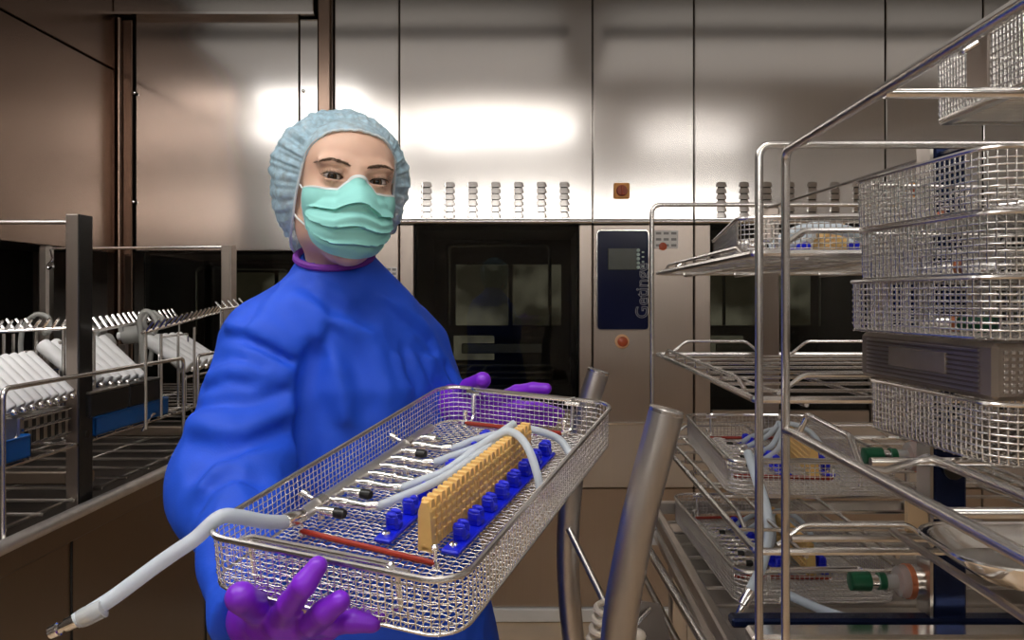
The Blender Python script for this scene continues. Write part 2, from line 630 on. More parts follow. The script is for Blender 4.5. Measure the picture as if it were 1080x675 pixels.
def interior(t, x0, x1, z0, z1):
    """dark wash chamber behind the door glass, with glowing far panes and a wash rack in it"""
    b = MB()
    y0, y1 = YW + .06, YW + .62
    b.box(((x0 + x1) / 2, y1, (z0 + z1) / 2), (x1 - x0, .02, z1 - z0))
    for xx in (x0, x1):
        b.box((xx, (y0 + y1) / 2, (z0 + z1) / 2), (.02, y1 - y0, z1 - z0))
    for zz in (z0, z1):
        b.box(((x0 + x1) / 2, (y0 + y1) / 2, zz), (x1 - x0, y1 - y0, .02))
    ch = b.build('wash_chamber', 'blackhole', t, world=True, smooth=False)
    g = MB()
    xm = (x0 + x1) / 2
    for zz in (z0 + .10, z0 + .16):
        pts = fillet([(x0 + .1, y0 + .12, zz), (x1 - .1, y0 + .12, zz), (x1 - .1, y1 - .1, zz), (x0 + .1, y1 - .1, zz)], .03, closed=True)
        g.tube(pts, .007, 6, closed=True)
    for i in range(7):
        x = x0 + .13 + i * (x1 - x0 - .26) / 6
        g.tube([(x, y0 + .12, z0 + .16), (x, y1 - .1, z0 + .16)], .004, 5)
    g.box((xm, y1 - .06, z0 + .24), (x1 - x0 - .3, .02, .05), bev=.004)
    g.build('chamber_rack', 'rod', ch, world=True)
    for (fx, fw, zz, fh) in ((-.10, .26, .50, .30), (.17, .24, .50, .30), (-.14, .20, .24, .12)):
        MB().box((xm + fx, y1 - .016, z0 + zz), (fw, .01, fh), bev=.004).build('far_glow_pane', 'far_glow', ch, world=True, smooth=False)
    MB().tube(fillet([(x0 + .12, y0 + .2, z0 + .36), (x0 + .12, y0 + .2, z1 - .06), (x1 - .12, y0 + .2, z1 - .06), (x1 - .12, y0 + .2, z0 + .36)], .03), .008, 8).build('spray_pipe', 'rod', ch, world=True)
    return ch


M['far_glow'] = mat('far_glow_surface', (.20, .18, .15), .25, noise=(9, .35), emit=((.60, .50, .34), .22))  # patchy glow added to imitate the blurred scene in the door glass


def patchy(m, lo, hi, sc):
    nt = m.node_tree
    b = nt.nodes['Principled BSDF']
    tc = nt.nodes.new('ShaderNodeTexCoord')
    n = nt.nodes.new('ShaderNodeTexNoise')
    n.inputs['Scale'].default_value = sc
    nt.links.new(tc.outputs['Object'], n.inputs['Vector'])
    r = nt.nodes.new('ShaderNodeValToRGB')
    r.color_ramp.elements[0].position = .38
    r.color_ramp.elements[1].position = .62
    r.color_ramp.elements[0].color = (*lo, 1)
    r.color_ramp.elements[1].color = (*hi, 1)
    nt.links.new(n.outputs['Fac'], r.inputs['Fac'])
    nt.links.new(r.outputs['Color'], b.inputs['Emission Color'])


patchy(M['far_glow'], (.10, .085, .05), (.80, .72, .55), 5)


def washer(label, xd0, xd1, xc1, glass, solid_glass=False):
    """xd0..xd1 the door bay, xd1..xc1 the control column, in metres along the wall"""
    t = thing('washer_disinfector', label, 'washer', ((xd0 + xc1) / 2, YW + .3, 0))
    zseam = wz(236.5)
    MB().box(((xd0 + xc1) / 2, YW + .35, (2.78 + zseam) / 2), (xc1 - xd0 - .002, .66, 2.78 - zseam)).build('body_top', 'seam', t, world=True, smooth=False)
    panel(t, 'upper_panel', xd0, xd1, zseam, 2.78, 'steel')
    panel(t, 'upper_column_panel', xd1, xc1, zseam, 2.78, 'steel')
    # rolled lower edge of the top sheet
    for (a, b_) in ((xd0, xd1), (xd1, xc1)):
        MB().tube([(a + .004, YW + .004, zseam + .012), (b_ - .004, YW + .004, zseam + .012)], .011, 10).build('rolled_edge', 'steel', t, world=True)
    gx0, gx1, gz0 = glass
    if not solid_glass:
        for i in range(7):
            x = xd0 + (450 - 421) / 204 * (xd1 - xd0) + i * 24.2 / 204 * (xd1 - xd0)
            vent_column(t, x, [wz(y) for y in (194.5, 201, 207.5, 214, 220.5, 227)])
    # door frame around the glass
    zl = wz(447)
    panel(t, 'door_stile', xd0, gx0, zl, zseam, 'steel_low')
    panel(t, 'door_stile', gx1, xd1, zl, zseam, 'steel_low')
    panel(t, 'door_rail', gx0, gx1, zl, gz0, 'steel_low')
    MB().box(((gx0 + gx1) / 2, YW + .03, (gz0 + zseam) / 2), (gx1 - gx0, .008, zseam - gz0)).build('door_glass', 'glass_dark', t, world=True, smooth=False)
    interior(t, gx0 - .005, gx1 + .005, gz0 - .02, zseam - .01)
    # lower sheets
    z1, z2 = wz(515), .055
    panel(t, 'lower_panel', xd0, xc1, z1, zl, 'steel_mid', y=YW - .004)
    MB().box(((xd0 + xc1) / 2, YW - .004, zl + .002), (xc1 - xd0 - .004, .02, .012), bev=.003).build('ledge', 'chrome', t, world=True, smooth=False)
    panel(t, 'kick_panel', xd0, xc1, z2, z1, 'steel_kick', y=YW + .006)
    MB().box(((xd0 + xc1) / 2, YW + .30, .5), (xc1 - xd0 - .01, .50, .86)).build('body_base', 'seam', t, world=True, smooth=False)
    MB().box(((xd0 + xc1) / 2, YW - .001, .03), (xc1 - xd0, .03, .055), bev=.004).build('plinth_strip', 'skirting', t, world=True, smooth=False)
    return t


M['skirting'] = mat('pale_skirting', (.80, .79, .77), .35, .2, noise=(10, .04))


def text_mesh(s, size, depth):
    cu = bpy.data.curves.new('writing', 'FONT')
    cu.body = s
    cu.size = size
    cu.extrude = depth
    cu.fill_mode = 'NONE'
    cu.bevel_depth = .0011
    cu.bevel_resolution = 1
    ob = bpy.data.objects.new('writing', cu)
    COL.objects.link(ob)
    dg = bpy.context.evaluated_depsgraph_get()
    me = bpy.data.meshes.new_from_object(ob.evaluated_get(dg))
    bpy.data.objects.remove(ob)
    bpy.data.curves.remove(cu)
    return me


def control_column(t, x0, x1, with_display=True):
    zs, zl = wz(236.5), wz(447)
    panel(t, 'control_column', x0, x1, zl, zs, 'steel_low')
    if not with_display:
        return
    px = lambda p: x0 + (p - 625) / 253.0
    # bezel with rounded corners, display and lamps
    xa, xb, za, zb = px(629.5), px(684), wz(348), wz(243)
    corner = fillet([(xa, YW - .004, za), (xb, YW - .004, za), (xb, YW - .004, zb), (xa, YW - .004, zb)], .018, 5, closed=True)
    dsp = MB()
    n = len(corner)
    dsp.add([Vector(p) for p in corner] + [Vector(p) + Vector((0, .008, 0)) for p in corner],
            [tuple(range(n)), tuple(range(n, 2 * n))[::-1]] + [(i, n + i, n + (i + 1) % n, (i + 1) % n) for i in range(n)])
    d = dsp.build('control_display', 'panel_blue', t, world=True, smooth=False)
    MB().tube(corner, .0035, 6, closed=True).build('display_bezel', 'chrome', d, world=True)
    MB().box(((px(641) + px(672)) / 2, YW - .0052, (wz(262) + wz(284.5)) / 2), (px(672) - px(641), .003, wz(262) - wz(284.5)), bev=.001).build('screen', 'lcd', d, world=True, smooth=False)
    for k in range(5):
        l = MB().lathe([(0, .0075), (.003, .0075), (.005, .004)], (px(673), YW - .004, wz(264 + k * 4.5)), (0, -1, 0), 10)
        l.build('indicator_lamp', 'led', d, world=True)
    for k in range(4):
        MB().box((px(678), YW - .0045, wz(266 + k * 5)), (.010, .002, .006)).build('indicator_key', 'led', d, world=True, smooth=False)
    me = text_mesh('Getinge', .118, .0012)
    # outline script running up the right edge of the display
    me.materials.clear()
    me.materials.append(M['lettering'])
    o = bpy.data.objects.new('lettering', me)
    COL.objects.link(o)
    o.parent = d
    w = Matrix.Translation((px(683), YW - .006, wz(338))) @ Matrix.Rotation(PI / 2, 4, 'Y') @ Matrix.Rotation(0, 4, 'Z')
    # baseline along +z, letter tops towards -x, face towards the room
    R = Matrix(((0, -1, 0), (0, 0, -1), (1, 0, 0))).to_4x4()
    w = Matrix.Translation((px(683), YW - .006, wz(336))) @ R @ Matrix.Scale(.62, 4)
    o.matrix_basis = wmat(d).inverted() @ w
    # emergency stop
    b = MB().lathe([(0, .030), (.008, .030), (.012, .026), (.012, .019)], (px(656), YW, wz(360)), (0, -1, 0), 20).build('emergency_stop', 'beige_ring', t, world=True)
    MB().lathe([(.004, .016), (.018, .016), (.020, .021), (.027, .021), (.031, .016)], (px(656), YW, wz(360)), (0, -1, 0), 18).build('stop_button', 'redknob', b, world=True)
    # rotary main switch on the upper sheet
    s = MB().box((px(655.5), YW - .006, wz(201.5)), (.066, .014, .066), bev=.005).build('main_switch', 'orange', t, world=True, smooth=False)
    q = MB().lathe([(0, .024), (.012, .022), (.014, .02)], (px(655.5), YW - .012, wz(201.5)), (0, -1, 0), 18)
    q.box((px(655.5), YW - .031, wz(201.5)), (.012, .014, .042), bev=.003)
    q.build('switch_knob', 'redknob', s, world=True)


def paper_label(t, x0, x1, y0, y1, rows=3):
    lb = MB().box(((x0 + x1) / 2, YW - .002, (wz(y0) + wz(y1)) / 2), (x1 - x0, .002, abs(wz(y0) - wz(y1)))).build('notice', 'paper', t, world=True, smooth=False, label='white printed notice')
    b = MB()
    for r in range(rows):
        z = wz(y0) + (wz(y1) - wz(y0)) * (r + .5) / rows
        for c_ in range(3):
            x = x0 + (x1 - x0) * (.18 + .32 * c_)
            b.box((x, YW - .0035, z), ((x1 - x0) * .22, .001, .010))
    b.build('print_block', 'ink', lb, world=True, smooth=False)
    return lb


A0, A1, A2, A3, A4 = wx(421), wx(625), wx(732), wx(934), wx(1037)
w1 = washer('stainless washer-disinfector with a dark glass door and blue control display behind the woman', A0, A1, A2, (wx(437), wx(610), wz(432)))
control_column(w1, A1, A2)
paper_label(w1, wx(690), wx(715), 243, 262)
MB().lathe([(0, .017), (.004, .017), (.006, .012)], (wx(699), YW - .001, wz(260)), (0, -1, 0), 14).build('round_lock', 'redknob', w1, world=True)
w2 = washer('stainless washer-disinfector behind the right rack, mostly hidden by its shelves', A2, A3, A4, (wx(750), wx(918), wz(432)))
control_column(w2, A3, A4)
w3 = washer('stainless washer-disinfector at the far right end of the row', A4, A4 + .80, A4 + 1.22, (A4 + .06, A4 + .74, wz(432)))
control_column(w3, A4 + .80, A4 + 1.22, False)

# the left machine: raised sliding door in a framed bay, its control column beside the woman's head
B0, B1, B2, B3, B4, B5 = wx(124), wx(141), wx(315), wx(337), wx(352), wx(421)
t = thing('washer_disinfector', 'stainless washer-disinfector with a raised sliding steel door behind the left rack', 'washer', ((B0 + B5) / 2, YW + .3, 0))
MB().box(((B0 + B5) / 2, YW + .36, 2.2), (B5 - B0 - .002, .60, 1.2)).build('body_top', 'seam', t, world=True, smooth=False)
zop = wz(265)
panel(t, 'sliding_door', B1, B2, zop, wz(17), 'steel', y=YW + .012)
panel(t, 'door_jamb', B0, B1 - .004, .9, wz(20), 'steel_reflect_brown', y=YW)
panel(t, 'door_jamb', B2 + .002, B3, .9, wz(19), 'steel', y=YW)
MB().tube([(B0 + .012, YW - .01, .9), (B0 + .012, YW - .01, wz(20))], .010, 10).build('corner_pipe', 'steel_reflect_brown', t, world=True)
hd = MB().box(((B0 + wx(333)) / 2, YW - .01, (wz(17.5) + 2.78) / 2), (wx(333) - B0, .05, 2.78 - wz(17.5)), bev=.004).build('header', 'steel', t, world=True, smooth=False)
MB().box(((B0 + wx(333)) / 2, YW - .012, wz(17)), (wx(333) - B0 + .004, .056, .010)).build('header_lip', 'chrome', t, world=True, smooth=False)
for (px_, py_) in ((320, 96), (141.5, 98), (140.5, 213)):
    MB().lathe([(0, .007), (.004, .007), (.006, .004)], (wx(px_), YW - .001, wz(py_)), (0, -1, 0), 10).build('screw', 'chrome', t, world=True)
MB().box(((B3 + B4) / 2, YW - .005, 1.4), (B4 - B3, .07, 2.76), bev=.008).build('pillar', 'steel_reflect_brown', t, world=True, smooth=False)
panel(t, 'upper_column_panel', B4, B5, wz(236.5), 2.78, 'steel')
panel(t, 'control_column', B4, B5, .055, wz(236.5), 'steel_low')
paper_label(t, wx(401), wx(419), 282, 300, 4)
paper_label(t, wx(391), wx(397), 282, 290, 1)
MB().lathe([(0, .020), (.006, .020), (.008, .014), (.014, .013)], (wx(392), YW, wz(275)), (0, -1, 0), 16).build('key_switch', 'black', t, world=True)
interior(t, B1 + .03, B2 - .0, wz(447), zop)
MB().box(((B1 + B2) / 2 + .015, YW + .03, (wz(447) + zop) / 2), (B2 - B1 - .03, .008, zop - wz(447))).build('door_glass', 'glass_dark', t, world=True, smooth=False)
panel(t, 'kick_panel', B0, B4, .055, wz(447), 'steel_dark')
MB().box(((B0 + B5) / 2, YW - .001, .03), (B5 - B0, .03, .055), bev=.004).build('plinth_strip', 'skirting', t, world=True, smooth=False)
# ------------------------------------------------------------------ wire baskets
def rrect(W, L, r, n=6):
    """rounded rectangle outline, counter-clockwise, corners at +-W/2, +-L/2"""
    out = []
    for (sx, sy, a0) in ((1, 1, 0), (-1, 1, 90), (-1, -1, 180), (1, -1, 270)):
        cx, cy = sx * (W / 2 - r), sy * (L / 2 - r)
        for k in range(n + 1):
            a = math.radians(a0 + 90 * k / n)
            out.append(Vector((cx + r * math.cos(a), cy + r * math.sin(a), 0)))
    return out


def resample(loop, step):
    pts = loop + [loop[0]]
    ln = [0]
    for i in range(len(loop)):
        ln.append(ln[-1] + (pts[i + 1] - pts[i]).length)
    n = max(8, round(ln[-1] / step))
    out, j = [], 0
    for k in range(n):
        d = ln[-1] * k / n
        while ln[j + 1] < d:
            j += 1
        t = (d - ln[j]) / max(1e-9, ln[j + 1] - ln[j])
        out.append(pts[j].lerp(pts[j + 1], t))
    return out


def chord(W, L, r, c, along_y):
    """half length of the wire at offset c inside a rounded rectangle"""
    A, B = (W / 2, L / 2) if along_y else (L / 2, W / 2)
    e = abs(c) - (A - r)
    if e <= 0:
        return B
    return B - r + math.sqrt(max(0, r * r - e * e))


def basket_parts(t, W=.25, L=.475, H=.05, r=.03, pitch=.0068, wr=.0007, rimr=.0028, rows=6, weave=True, n=4, wire='wire', handles=True):
    b = MB()
    base = MB()
    amp = wr * .95 if weave else 0
    for along_y in (True, False):
        A, B = (W, L) if along_y else (L, W)
        N = int(A / pitch)
        for i in range(N + 1):
            c = -A / 2 + (A - N * pitch) / 2 + i * pitch
            if abs(c) > A / 2 - .001:
                continue
            h = chord(W, L, r, c, along_y)
            if weave:
                M_ = int(2 * h / pitch)
                ps = []
                for k in range(M_ + 1):
                    q = -h + 2 * h * k / M_
                    z = amp * (1 if (i + k) % 2 else -1) * (1 if along_y else -1)
                    ps.append((c, q, z) if along_y else (q, c, z))
            else:
                z = wr if along_y else -wr
                ps = [(c, -h, z), (c, h, z)] if along_y else [(-h, c, z), (h, c, z)]
            base.tube([Vector(p) + Vector((0, 0, .001)) for p in ps], wr, n, caps=False)
    base.build('wire_base', wire, t, ang=None)
    loop = rrect(W, L, r, 7)
    for k in range(1, rows + 1):
        z = .002 + (H - .004) * k / (rows + 1)
        if weave:
            lp = resample(loop, pitch)
            cen = [p.normalized() for p in lp]
            lp2 = [p + q * (amp * (1 if (i + k) % 2 else -1)) for i, (p, q) in enumerate(zip(lp, cen))]
        else:
            lp2 = loop
        b.tube([p + Vector((0, 0, z)) for p in lp2], wr, n, closed=True)
    for i, p in enumerate(resample(loop, pitch)):
        o = p.normalized() * (wr * .5)
        b.tube([p * .992 + Vector((0, 0, .001)), p - o + Vector((0, 0, .006)), p + Vector((0, 0, H - .002))], wr, n, caps=False)
    b.build('wire_side', wire, t, ang=None)
    MB().tube([p + Vector((0, 0, H)) for p in rrect(W + .002, L + .002, r, 8)], rimr, 8, closed=True).build('rim', 'rod', t)
    MB().tube([p + Vector((0, 0, .0012)) for p in rrect(W - .002, L - .002, r, 8)], rimr * .62, 6, closed=True).build('base_hoop', 'rod', t)
    if handles:
        for sg in (1, -1):
            y = sg * (L / 2 - .006)
            for x, e in ((-W * .30, 0), (W * .28, -.012)):
                h = MB()
                h.tube(fillet([(x, y, H - .001), (x, y - sg * .004, .012), (x + e, y - sg * .012, .007)], .004, 3), .0026, 7)
                h.tube([(x - .010, y - sg * .001, H - .003), (x + .010, y - sg * .001, H - .003)], .0040, 8)
                h.build('hanger_clip', 'chrome', t)
            MB().tube(fillet([(-W * .32, sg * (L / 2 + .001), H + .0005), (-W * .30, sg * (L / 2 - .008), H + .0015), (W * .26, sg * (L / 2 - .008), H + .0015), (W * .28, sg * (L / 2 + .001), H + .0005)], .006, 3), .0030, 8).build('carrying_handle', 'chrome', t)
    return t


def red_divider(t, p0, p1):
    p0, p1 = Vector(p0), Vector(p1)
    d = (p1 - p0).normalized()
    m = MB().tube([p0, p1], .0030, 8)
    o = m.build('divider_strip', 'red', t, label='red silicone divider strip')
    s = MB()
    for q in (p0, p1):
        s.lathe([(0, .0035), (.004, .0035), (.006, .0018), (.016, .0018), (.018, .0035), (.022, .0035), (.024, .001)], (q.x, q.y, .001), (0, 0, 1), 10)
    s.build('stud', 'chrome', o)


def make_manifold(tm, label, group=None):
    """steel rinse manifold in basket coordinates; y runs along the basket"""
    t = thing('rinse_manifold', label, 'manifold', group=group)
    t.matrix_basis = tm @ Matrix.Translation((-.101, 0, .003))
    z = .017
    MB().lathe([(-.128, .004), (-.126, .0068), (.128, .0068), (.132, .0052), (.150, .0046)], (0, 0, z), (.01, 1, 0), 14).build('feed_pipe', 'pipe', t)
    for y in (-.095, .085):
        m = MB()
        m.lathe([(-.006, .0085), (.006, .0085)], (y * .01, y, z), (0, 1, 0), 14)
        m.lathe([(0, .004), (.016, .004)], (0, y, 0), (0, 0, 1), 10)
        o = m.build('pipe_clamp', 'rod', t)
        MB().lathe([(0, .0025), (.010, .0025), (.011, .0050), (.018, .0050), (.020, .003)], (-.005, y, z + .002), (-1, 0, .35), 10).build('clamp_knob', 'chrome', o)
    for i in range(10):
        y = -.108 + i * .0245
        kind = 'KTKTSSTKTE'[i]
        ax = Vector((1, -.03, 0))
        o = Vector((.004, y, z))
        m = MB()
        m.lathe([(0, .0036), (.008, .0036), (.009, .0058), (.022, .0058), (.024, .0050)], o, ax, 10)
        if kind in 'TS':
            m.lathe([(.022, .0050), (.032, .0050), (.034, .0044), (.046, .0044)], o, ax, 10)
        if kind == 'S':
            m.lathe([(.030, .0064), (.033, .0064), (.034, .0054), (.036, .0064), (.040, .0064)], o, ax, 12)
            m.lathe([(.046, .0044), (.062, .0044), (.063, .0055), (.066, .0055), (.068, .0042), (.082, .0038)], o, ax, 10)
        if kind == 'E':
            m.lathe([(.020, .003), (.030, .003)], o, ax, 8)
        n = m.build('nozzle', 'chrome', t)
        if kind == 'K':
            MB().lathe([(.0, .0052), (.010, .0058), (.013, .0045)], o + ax * .022, ax, 10).build('nozzle_cap', 'black', n)
    return t


TUBES = [   # paths in basket coordinates (x across, y along, z up from the base)
    [(-.052, -.0838, .020), (-.040, -.079, .020), (-.024, -.064, .025), (-.008, -.042, .029), (.008, -.006, .034), (.027, .053, .046), (.033, .100, .054)],
    [(-.052, -.0345, .020), (-.040, -.032, .020), (-.024, -.018, .025), (-.004, .004, .031), (.018, .042, .047), (.036, .070, .057), (.053, .070, .057), (.074, .053, .049), (.090, .038, .028), (.098, .030, .008)],
    [(-.052, .0390, .020), (-.040, .044, .020), (-.024, .055, .025), (.002, .073, .034), (.023, .092, .047), (.034, .112, .054)],
    [(-.052, .0880, .020), (-.038, .094, .020), (-.020, .111, .026), (.004, .129, .031), (.030, .144, .036), (.054, .143, .036), (.079, .152, .024), (.099, .138, .009)],
]


def make_tube(tm, k, label, group=None):
    p = [Vector(q) for q in TUBES[k]]
    t = thing('rinse_tube', label, 'tube', group=group)
    off = p[0].copy()
    t.matrix_basis = tm @ Matrix.Translation(off)
    MB().tube([q - off for q in spline(p, 8)], .0047, 10).build('silicone_tube', 'hose', t)
    d = (p[1] - p[0]).normalized()
    MB().lathe([(-.004, .0036), (0, .0054), (.010, .0054), (.012, .0048)], (0, 0, 0), d, 10).build('tube_ferrule', 'chrome', t)
    return t


def make_comb(tm, label, group=None):
    t = thing('instrument_comb', label, 'instrument holder', group=group)
    p0, p1 = Vector((.034, -.116, .002)), Vector((.0455, .125, .002))
    d = (p1 - p0)
    L = d.length
    a = math.atan2(d.y, d.x)
    t.matrix_basis = tm @ Matrix.Translation(p0) @ Matrix.Rotation(a, 4, 'Z')
    N = 24
    st = L / N
    b = MB()
    for i in range(N):
        x = (i + .5) * st
        # rounded tooth with a bevelled crown
        w = st * .80
        prof = [(-w / 2, .004), (w / 2, .004), (w / 2, .044), (w * .30, .051), (-w * .30, .051), (-w / 2, .044)]
        T = Matrix.Translation((x, .0055, 0)) @ Matrix.Rotation(PI / 2, 4, 'X')
        b.prism([(u, v) for u, v in prof], .011, T)
    b.box((L / 2, 0, .024), (L, .0072, .040))
    b.build('tooth_row', 'yellow', t, smooth=False)
    g = MB()
    for i in range(N):
        x = (i + .5) * st
        for k, z in enumerate((.013, .022, .031, .040)):
            for sg in (-1, 1):
                g.box((x + (k % 2 - .5) * .001, sg * .0058, z), (st * .62, .0024, .0042), R=None, bev=.0008)
    g.build('grip_stud', 'yellow', t, smooth=False)
    MB().box((L / 2, 0, .003), (L + .006, .010, .006), bev=.0015).build('foot_rail', 'yellow', t, smooth=False)
    e = MB()
    e.prism([(-.008, 0), (.008, 0), (.0065, .040), (.003, .0495), (-.003, .0495), (-.0065, .040)], .006, Matrix.Translation((-.003, 0, 0)) @ Matrix.Rotation(PI / 2, 4, 'Z') @ Matrix.Rotation(PI / 2, 4, 'X'))
    e.build('end_plate', 'yellow', t, smooth=False)
    s = MB()
    for x in (.006, L - .006):
        s.box((x, 0, -.0005), (.008, .014, .004), bev=.001)
    s.build('base_clip', 'black', t, smooth=False)
    return t


def make_strip(tm, p0, p1, label, group=None):
    t = thing('clip_strip', label, 'instrument holder', group=group)
    p0, p1 = Vector(p0), Vector(p1)
    d = p1 - p0
    L = d.length
    t.matrix_basis = tm @ Matrix.Translation(p0) @ Matrix.Rotation(math.atan2(d.y, d.x), 4, 'Z')
    MB().box((L / 2, 0, .0025), (L, .019, .005), bev=.0015).build('base_strip', 'blue_sil', t, smooth=False)
    st = (L - .040) / 7
    for i in range(8):
        x = .026 + i * st
        m = MB()
        m.box((x, 0, .009), (.0135, .015, .010), bev=.003)
        for sg in (-1, 1):
            m.box((x + sg * .0045, 0, .0155), (.0058, .0135, .011), bev=.0024)
            m.ball((x + sg * .0044, 0, .0205), (.0034, .0066, .0030), 8)
        m.build('clip', 'blue_sil', t, ang=60)
    s = MB()
    for x in (.009, L - .007):
        s.lathe([(0, .0045), (.003, .0045), (.0045, .003)], (x, 0, .005), (0, 0, 1), 10)
    s.build('screw', 'chrome', t)
    return t


def basket_thing(mtx, label, group=None, red=True, name='wire_basket', **k):
    t = thing(name, label, 'basket', group=group)
    t.matrix_basis = mtx
    basket_parts(t, **k)
    if red:
        red_divider(t, (-.099, -.130, .0055), (.057, -.142, .0055))
        red_divider(t, (-.083, .218, .0055), (.060, .224, .0055))
    return t


# the held basket: pose solved from its rim
Rt = Matrix(((0.93765024, 0.34754512, -0.00494067), (-0.34264875, 0.92186749, -0.1809756), (-0.05834254, 0.17138473, 0.98347518)))
vt = Vector((-0.0965539, 0.87608758, 1.17635008))
HB = .05
TM = Matrix.Translation(vt) @ Rt.to_4x4() @ Matrix.Translation((0, 0, -HB))
basket_thing(TM, 'stainless wire basket held level in the woman\'s gloved hands')
man = make_manifold(TM, 'steel rinse manifold with ten nozzles lying in the held basket')
tubelab = ['thin milky tube nearest the camera in the held basket', 'milky tube arching over the ochre comb of the held basket', 'milky tube ending at the back top of the held comb', 'milky tube looping round the far end of the held comb']
tubes = [make_tube(TM, k, tubelab[k]) for k in range(4)]
comb = make_comb(TM, 'ochre silicone instrument comb standing upright in the held basket')
sA = make_strip(TM, (-.012, -.122, .003), (-.021, .160, .003), 'blue silicone clip strip left of the comb in the held basket')
sB = make_strip(TM, (.060, -.120, .003), (.064, .152, .003), 'blue silicone clip strip right of the comb in the held basket')
# long supply hose from the manifold over the rim
hp = [TM @ Vector(q) for q in ((-.1022, -.128, .020), (-.104, -.150, .024), (-.107, -.176, .036), (-.112, -.202, .0515), (-.118, -.219, .0575))]
hp += [P(206, 568, .703), P(184, 583, .699), P(160, 600, .695), P(118, 631, .685), P(80, 655, .675)]
t = thing('supply_hose', 'long milky hose hanging out over the left corner of the held basket', 'hose', tuple(hp[0]))
MB().tube(spline(hp, 10), .0068, 12).build('silicone_hose', 'hose', t, world=True)
d0 = (hp[1] - hp[0]).normalized()
MB().lathe([(-.006, .0062), (-.002, .0082), (.020, .0082), (.022, .0072)], hp[0], d0, 14).build('hose_ferrule', 'chrome', t, world=True)
d1 = (P(52, 668, .672) - hp[-1]).normalized()
MB().lathe([(-.024, .0080), (-.008, .0084), (-.004, .0078)], hp[-1], d1, 14).build('clear_sleeve', 'clear', t, world=True)
MB().lathe([(-.012, .0055), (.008, .0060), (.010, .0044), (.014, .0044), (.015, .0058), (.022, .0054), (.024, .003)], hp[-1], d1, 12).build('hose_connector', 'chrome', t, world=True)
# ------------------------------------------------------------------ right rack with four shelves
RX0, RX1, RXC, RY0, RY1 = .258, .775, .515, .935, 1.695
SZ = (1.402, 1.230, 1.052)


def rack_shelf(t, z, cross=9):
    s = MB()
    s.tube(fillet([(RX0, RY0, z), (RX1, RY0, z), (RX1, RY1, z), (RX0, RY1, z)], .012, 4, closed=True), .0045, 8, closed=True)
    for i in range(1, cross):
        y = RY0 + (RY1 - RY0) * i / cross
        s.tube([(RX0, y, z + .001), (RX1, y, z + .001)], .0025, 6)
    for x in (RX0 + .06, RXC - .09, RXC + .09, RX1 - .06):
        s.tube([(x, RY0, z - .006), (x, RY1, z - .006)], .003, 6)
    o = s.build('shelf', 'rod', t, world=True)

    def guard(p0, p1, h, inn):
        p0, p1 = Vector(p0), Vector(p1)
        d = (p1 - p0).normalized()
        g = MB().tube(fillet([p0, p0 + d * inn + Vector((0, 0, h)), p1 - d * inn + Vector((0, 0, h)), p1], .008, 4), .0030, 8)
        g.build('shelf_guard', 'rod', o, world=True)
    for y in (RY0 + .012, RY1 - .012):
        guard((RX0 + .030, y, z + .004), (RX0 + .215, y, z + .004), .024, .030)
        guard((RX0 + .285, y, z + .004), (RX1 - .03, y, z + .004), .024, .030)
    for x in (RX0 + .010, RX1 - .010):
        g = MB()
        ys = [RY0 + .12 + (RY1 - .09 - RY0 - .12) * k / 6 for k in range(7)]
        g.tube(fillet([(x, RY0 + .085, z + .002), (x, ys[0], z + .014), (x, ys[-1], z + .014), (x, RY1 - .05, z + .002)], .006, 3), .0030, 8)
        for y in ys[1:]:
            g.tube(fillet([(x, y, z + .013), (x, y + .006, z + .002), (x + .02, y + .006, z + .002)], .004, 2), .0022, 6)
        g.build('shelf_guard', 'rod', o, world=True)
    return o


t = thing('washer_rack', 'steel multi-level washer rack on the right holding three filled wire baskets', 'rack', (RXC, 1.3, .92))
MB().tube(fillet([(.247, RY1, .925), (.247, RY1, 1.548), (.79, RY1, 1.548), (.79, RY1, .925)], .022, 5), .0048, 10).build('rack_hoop', 'rod', t, world=True)
MB().tube(fillet([(.258, .92, .72), (.258, .92, 1.527), (.79, .92, 1.527), (.79, .92, .72)], .016, 5), .0050, 10).build('rack_hoop', 'rod', t, world=True)
for z in SZ:
    rack_shelf(t, z)
MB().tube([(.486, RY1, 1.540), (.512, .93, 1.530)], .0030, 8).build('top_rod', 'rod', t, world=True)
MB().box((.521, 1.0185, 1.245), (.042, .037, .60), bev=.003).build('front_spine', 'blue_reflect', t, world=True, smooth=False)
MB().box((.4975, 1.0185, 1.245), (.004, .036, .598)).build('spine_lit_side', 'rod_dark', t, world=True, smooth=False)  # paler sheet stands in for light on the spine's left side
MB().lathe([(0, .013), (.003, .013)], (.524, .9985, 1.135), (0, -1, 0), 16).build('spine_port', 'black', t, world=True)
MB().box((.478, 1.0, 1.078), (.030, .006, .046), bev=.004).build('bracket_plate', 'tan_plate', t, world=True, smooth=False)
MB().box((.486, 1.672, 1.23), (.044, .030, .62), bev=.004).build('rear_spine', 'steel_low', t, world=True, smooth=False)
b = MB()
b.box((.545, 1.005, .943), (.60, .024, .012), bev=.003)
b.build('front_crossbar', 'blue_reflect', t, world=True, smooth=False)
b = MB()
for x in (RX0 - .01, RX1 + .01):
    b.box((x, 1.35, .905), (.016, .70, .026), bev=.003)
b.box((RXC, 1.69, .905), (.52, .016, .026), bev=.003)
for i in range(9):
    y = 1.06 + i * .075
    b.tube([(RX0, y, .882), (RX1, y, .882)], .003, 6)
b.build('base_frame', 'rod_dark', t, world=True)

# baskets in the rack: the same kind as the held one, each with its own set


def yawm(x, y, z, a):
    return Matrix.Translation((x, y, z)) @ Matrix.Rotation(a, 4, 'Z')


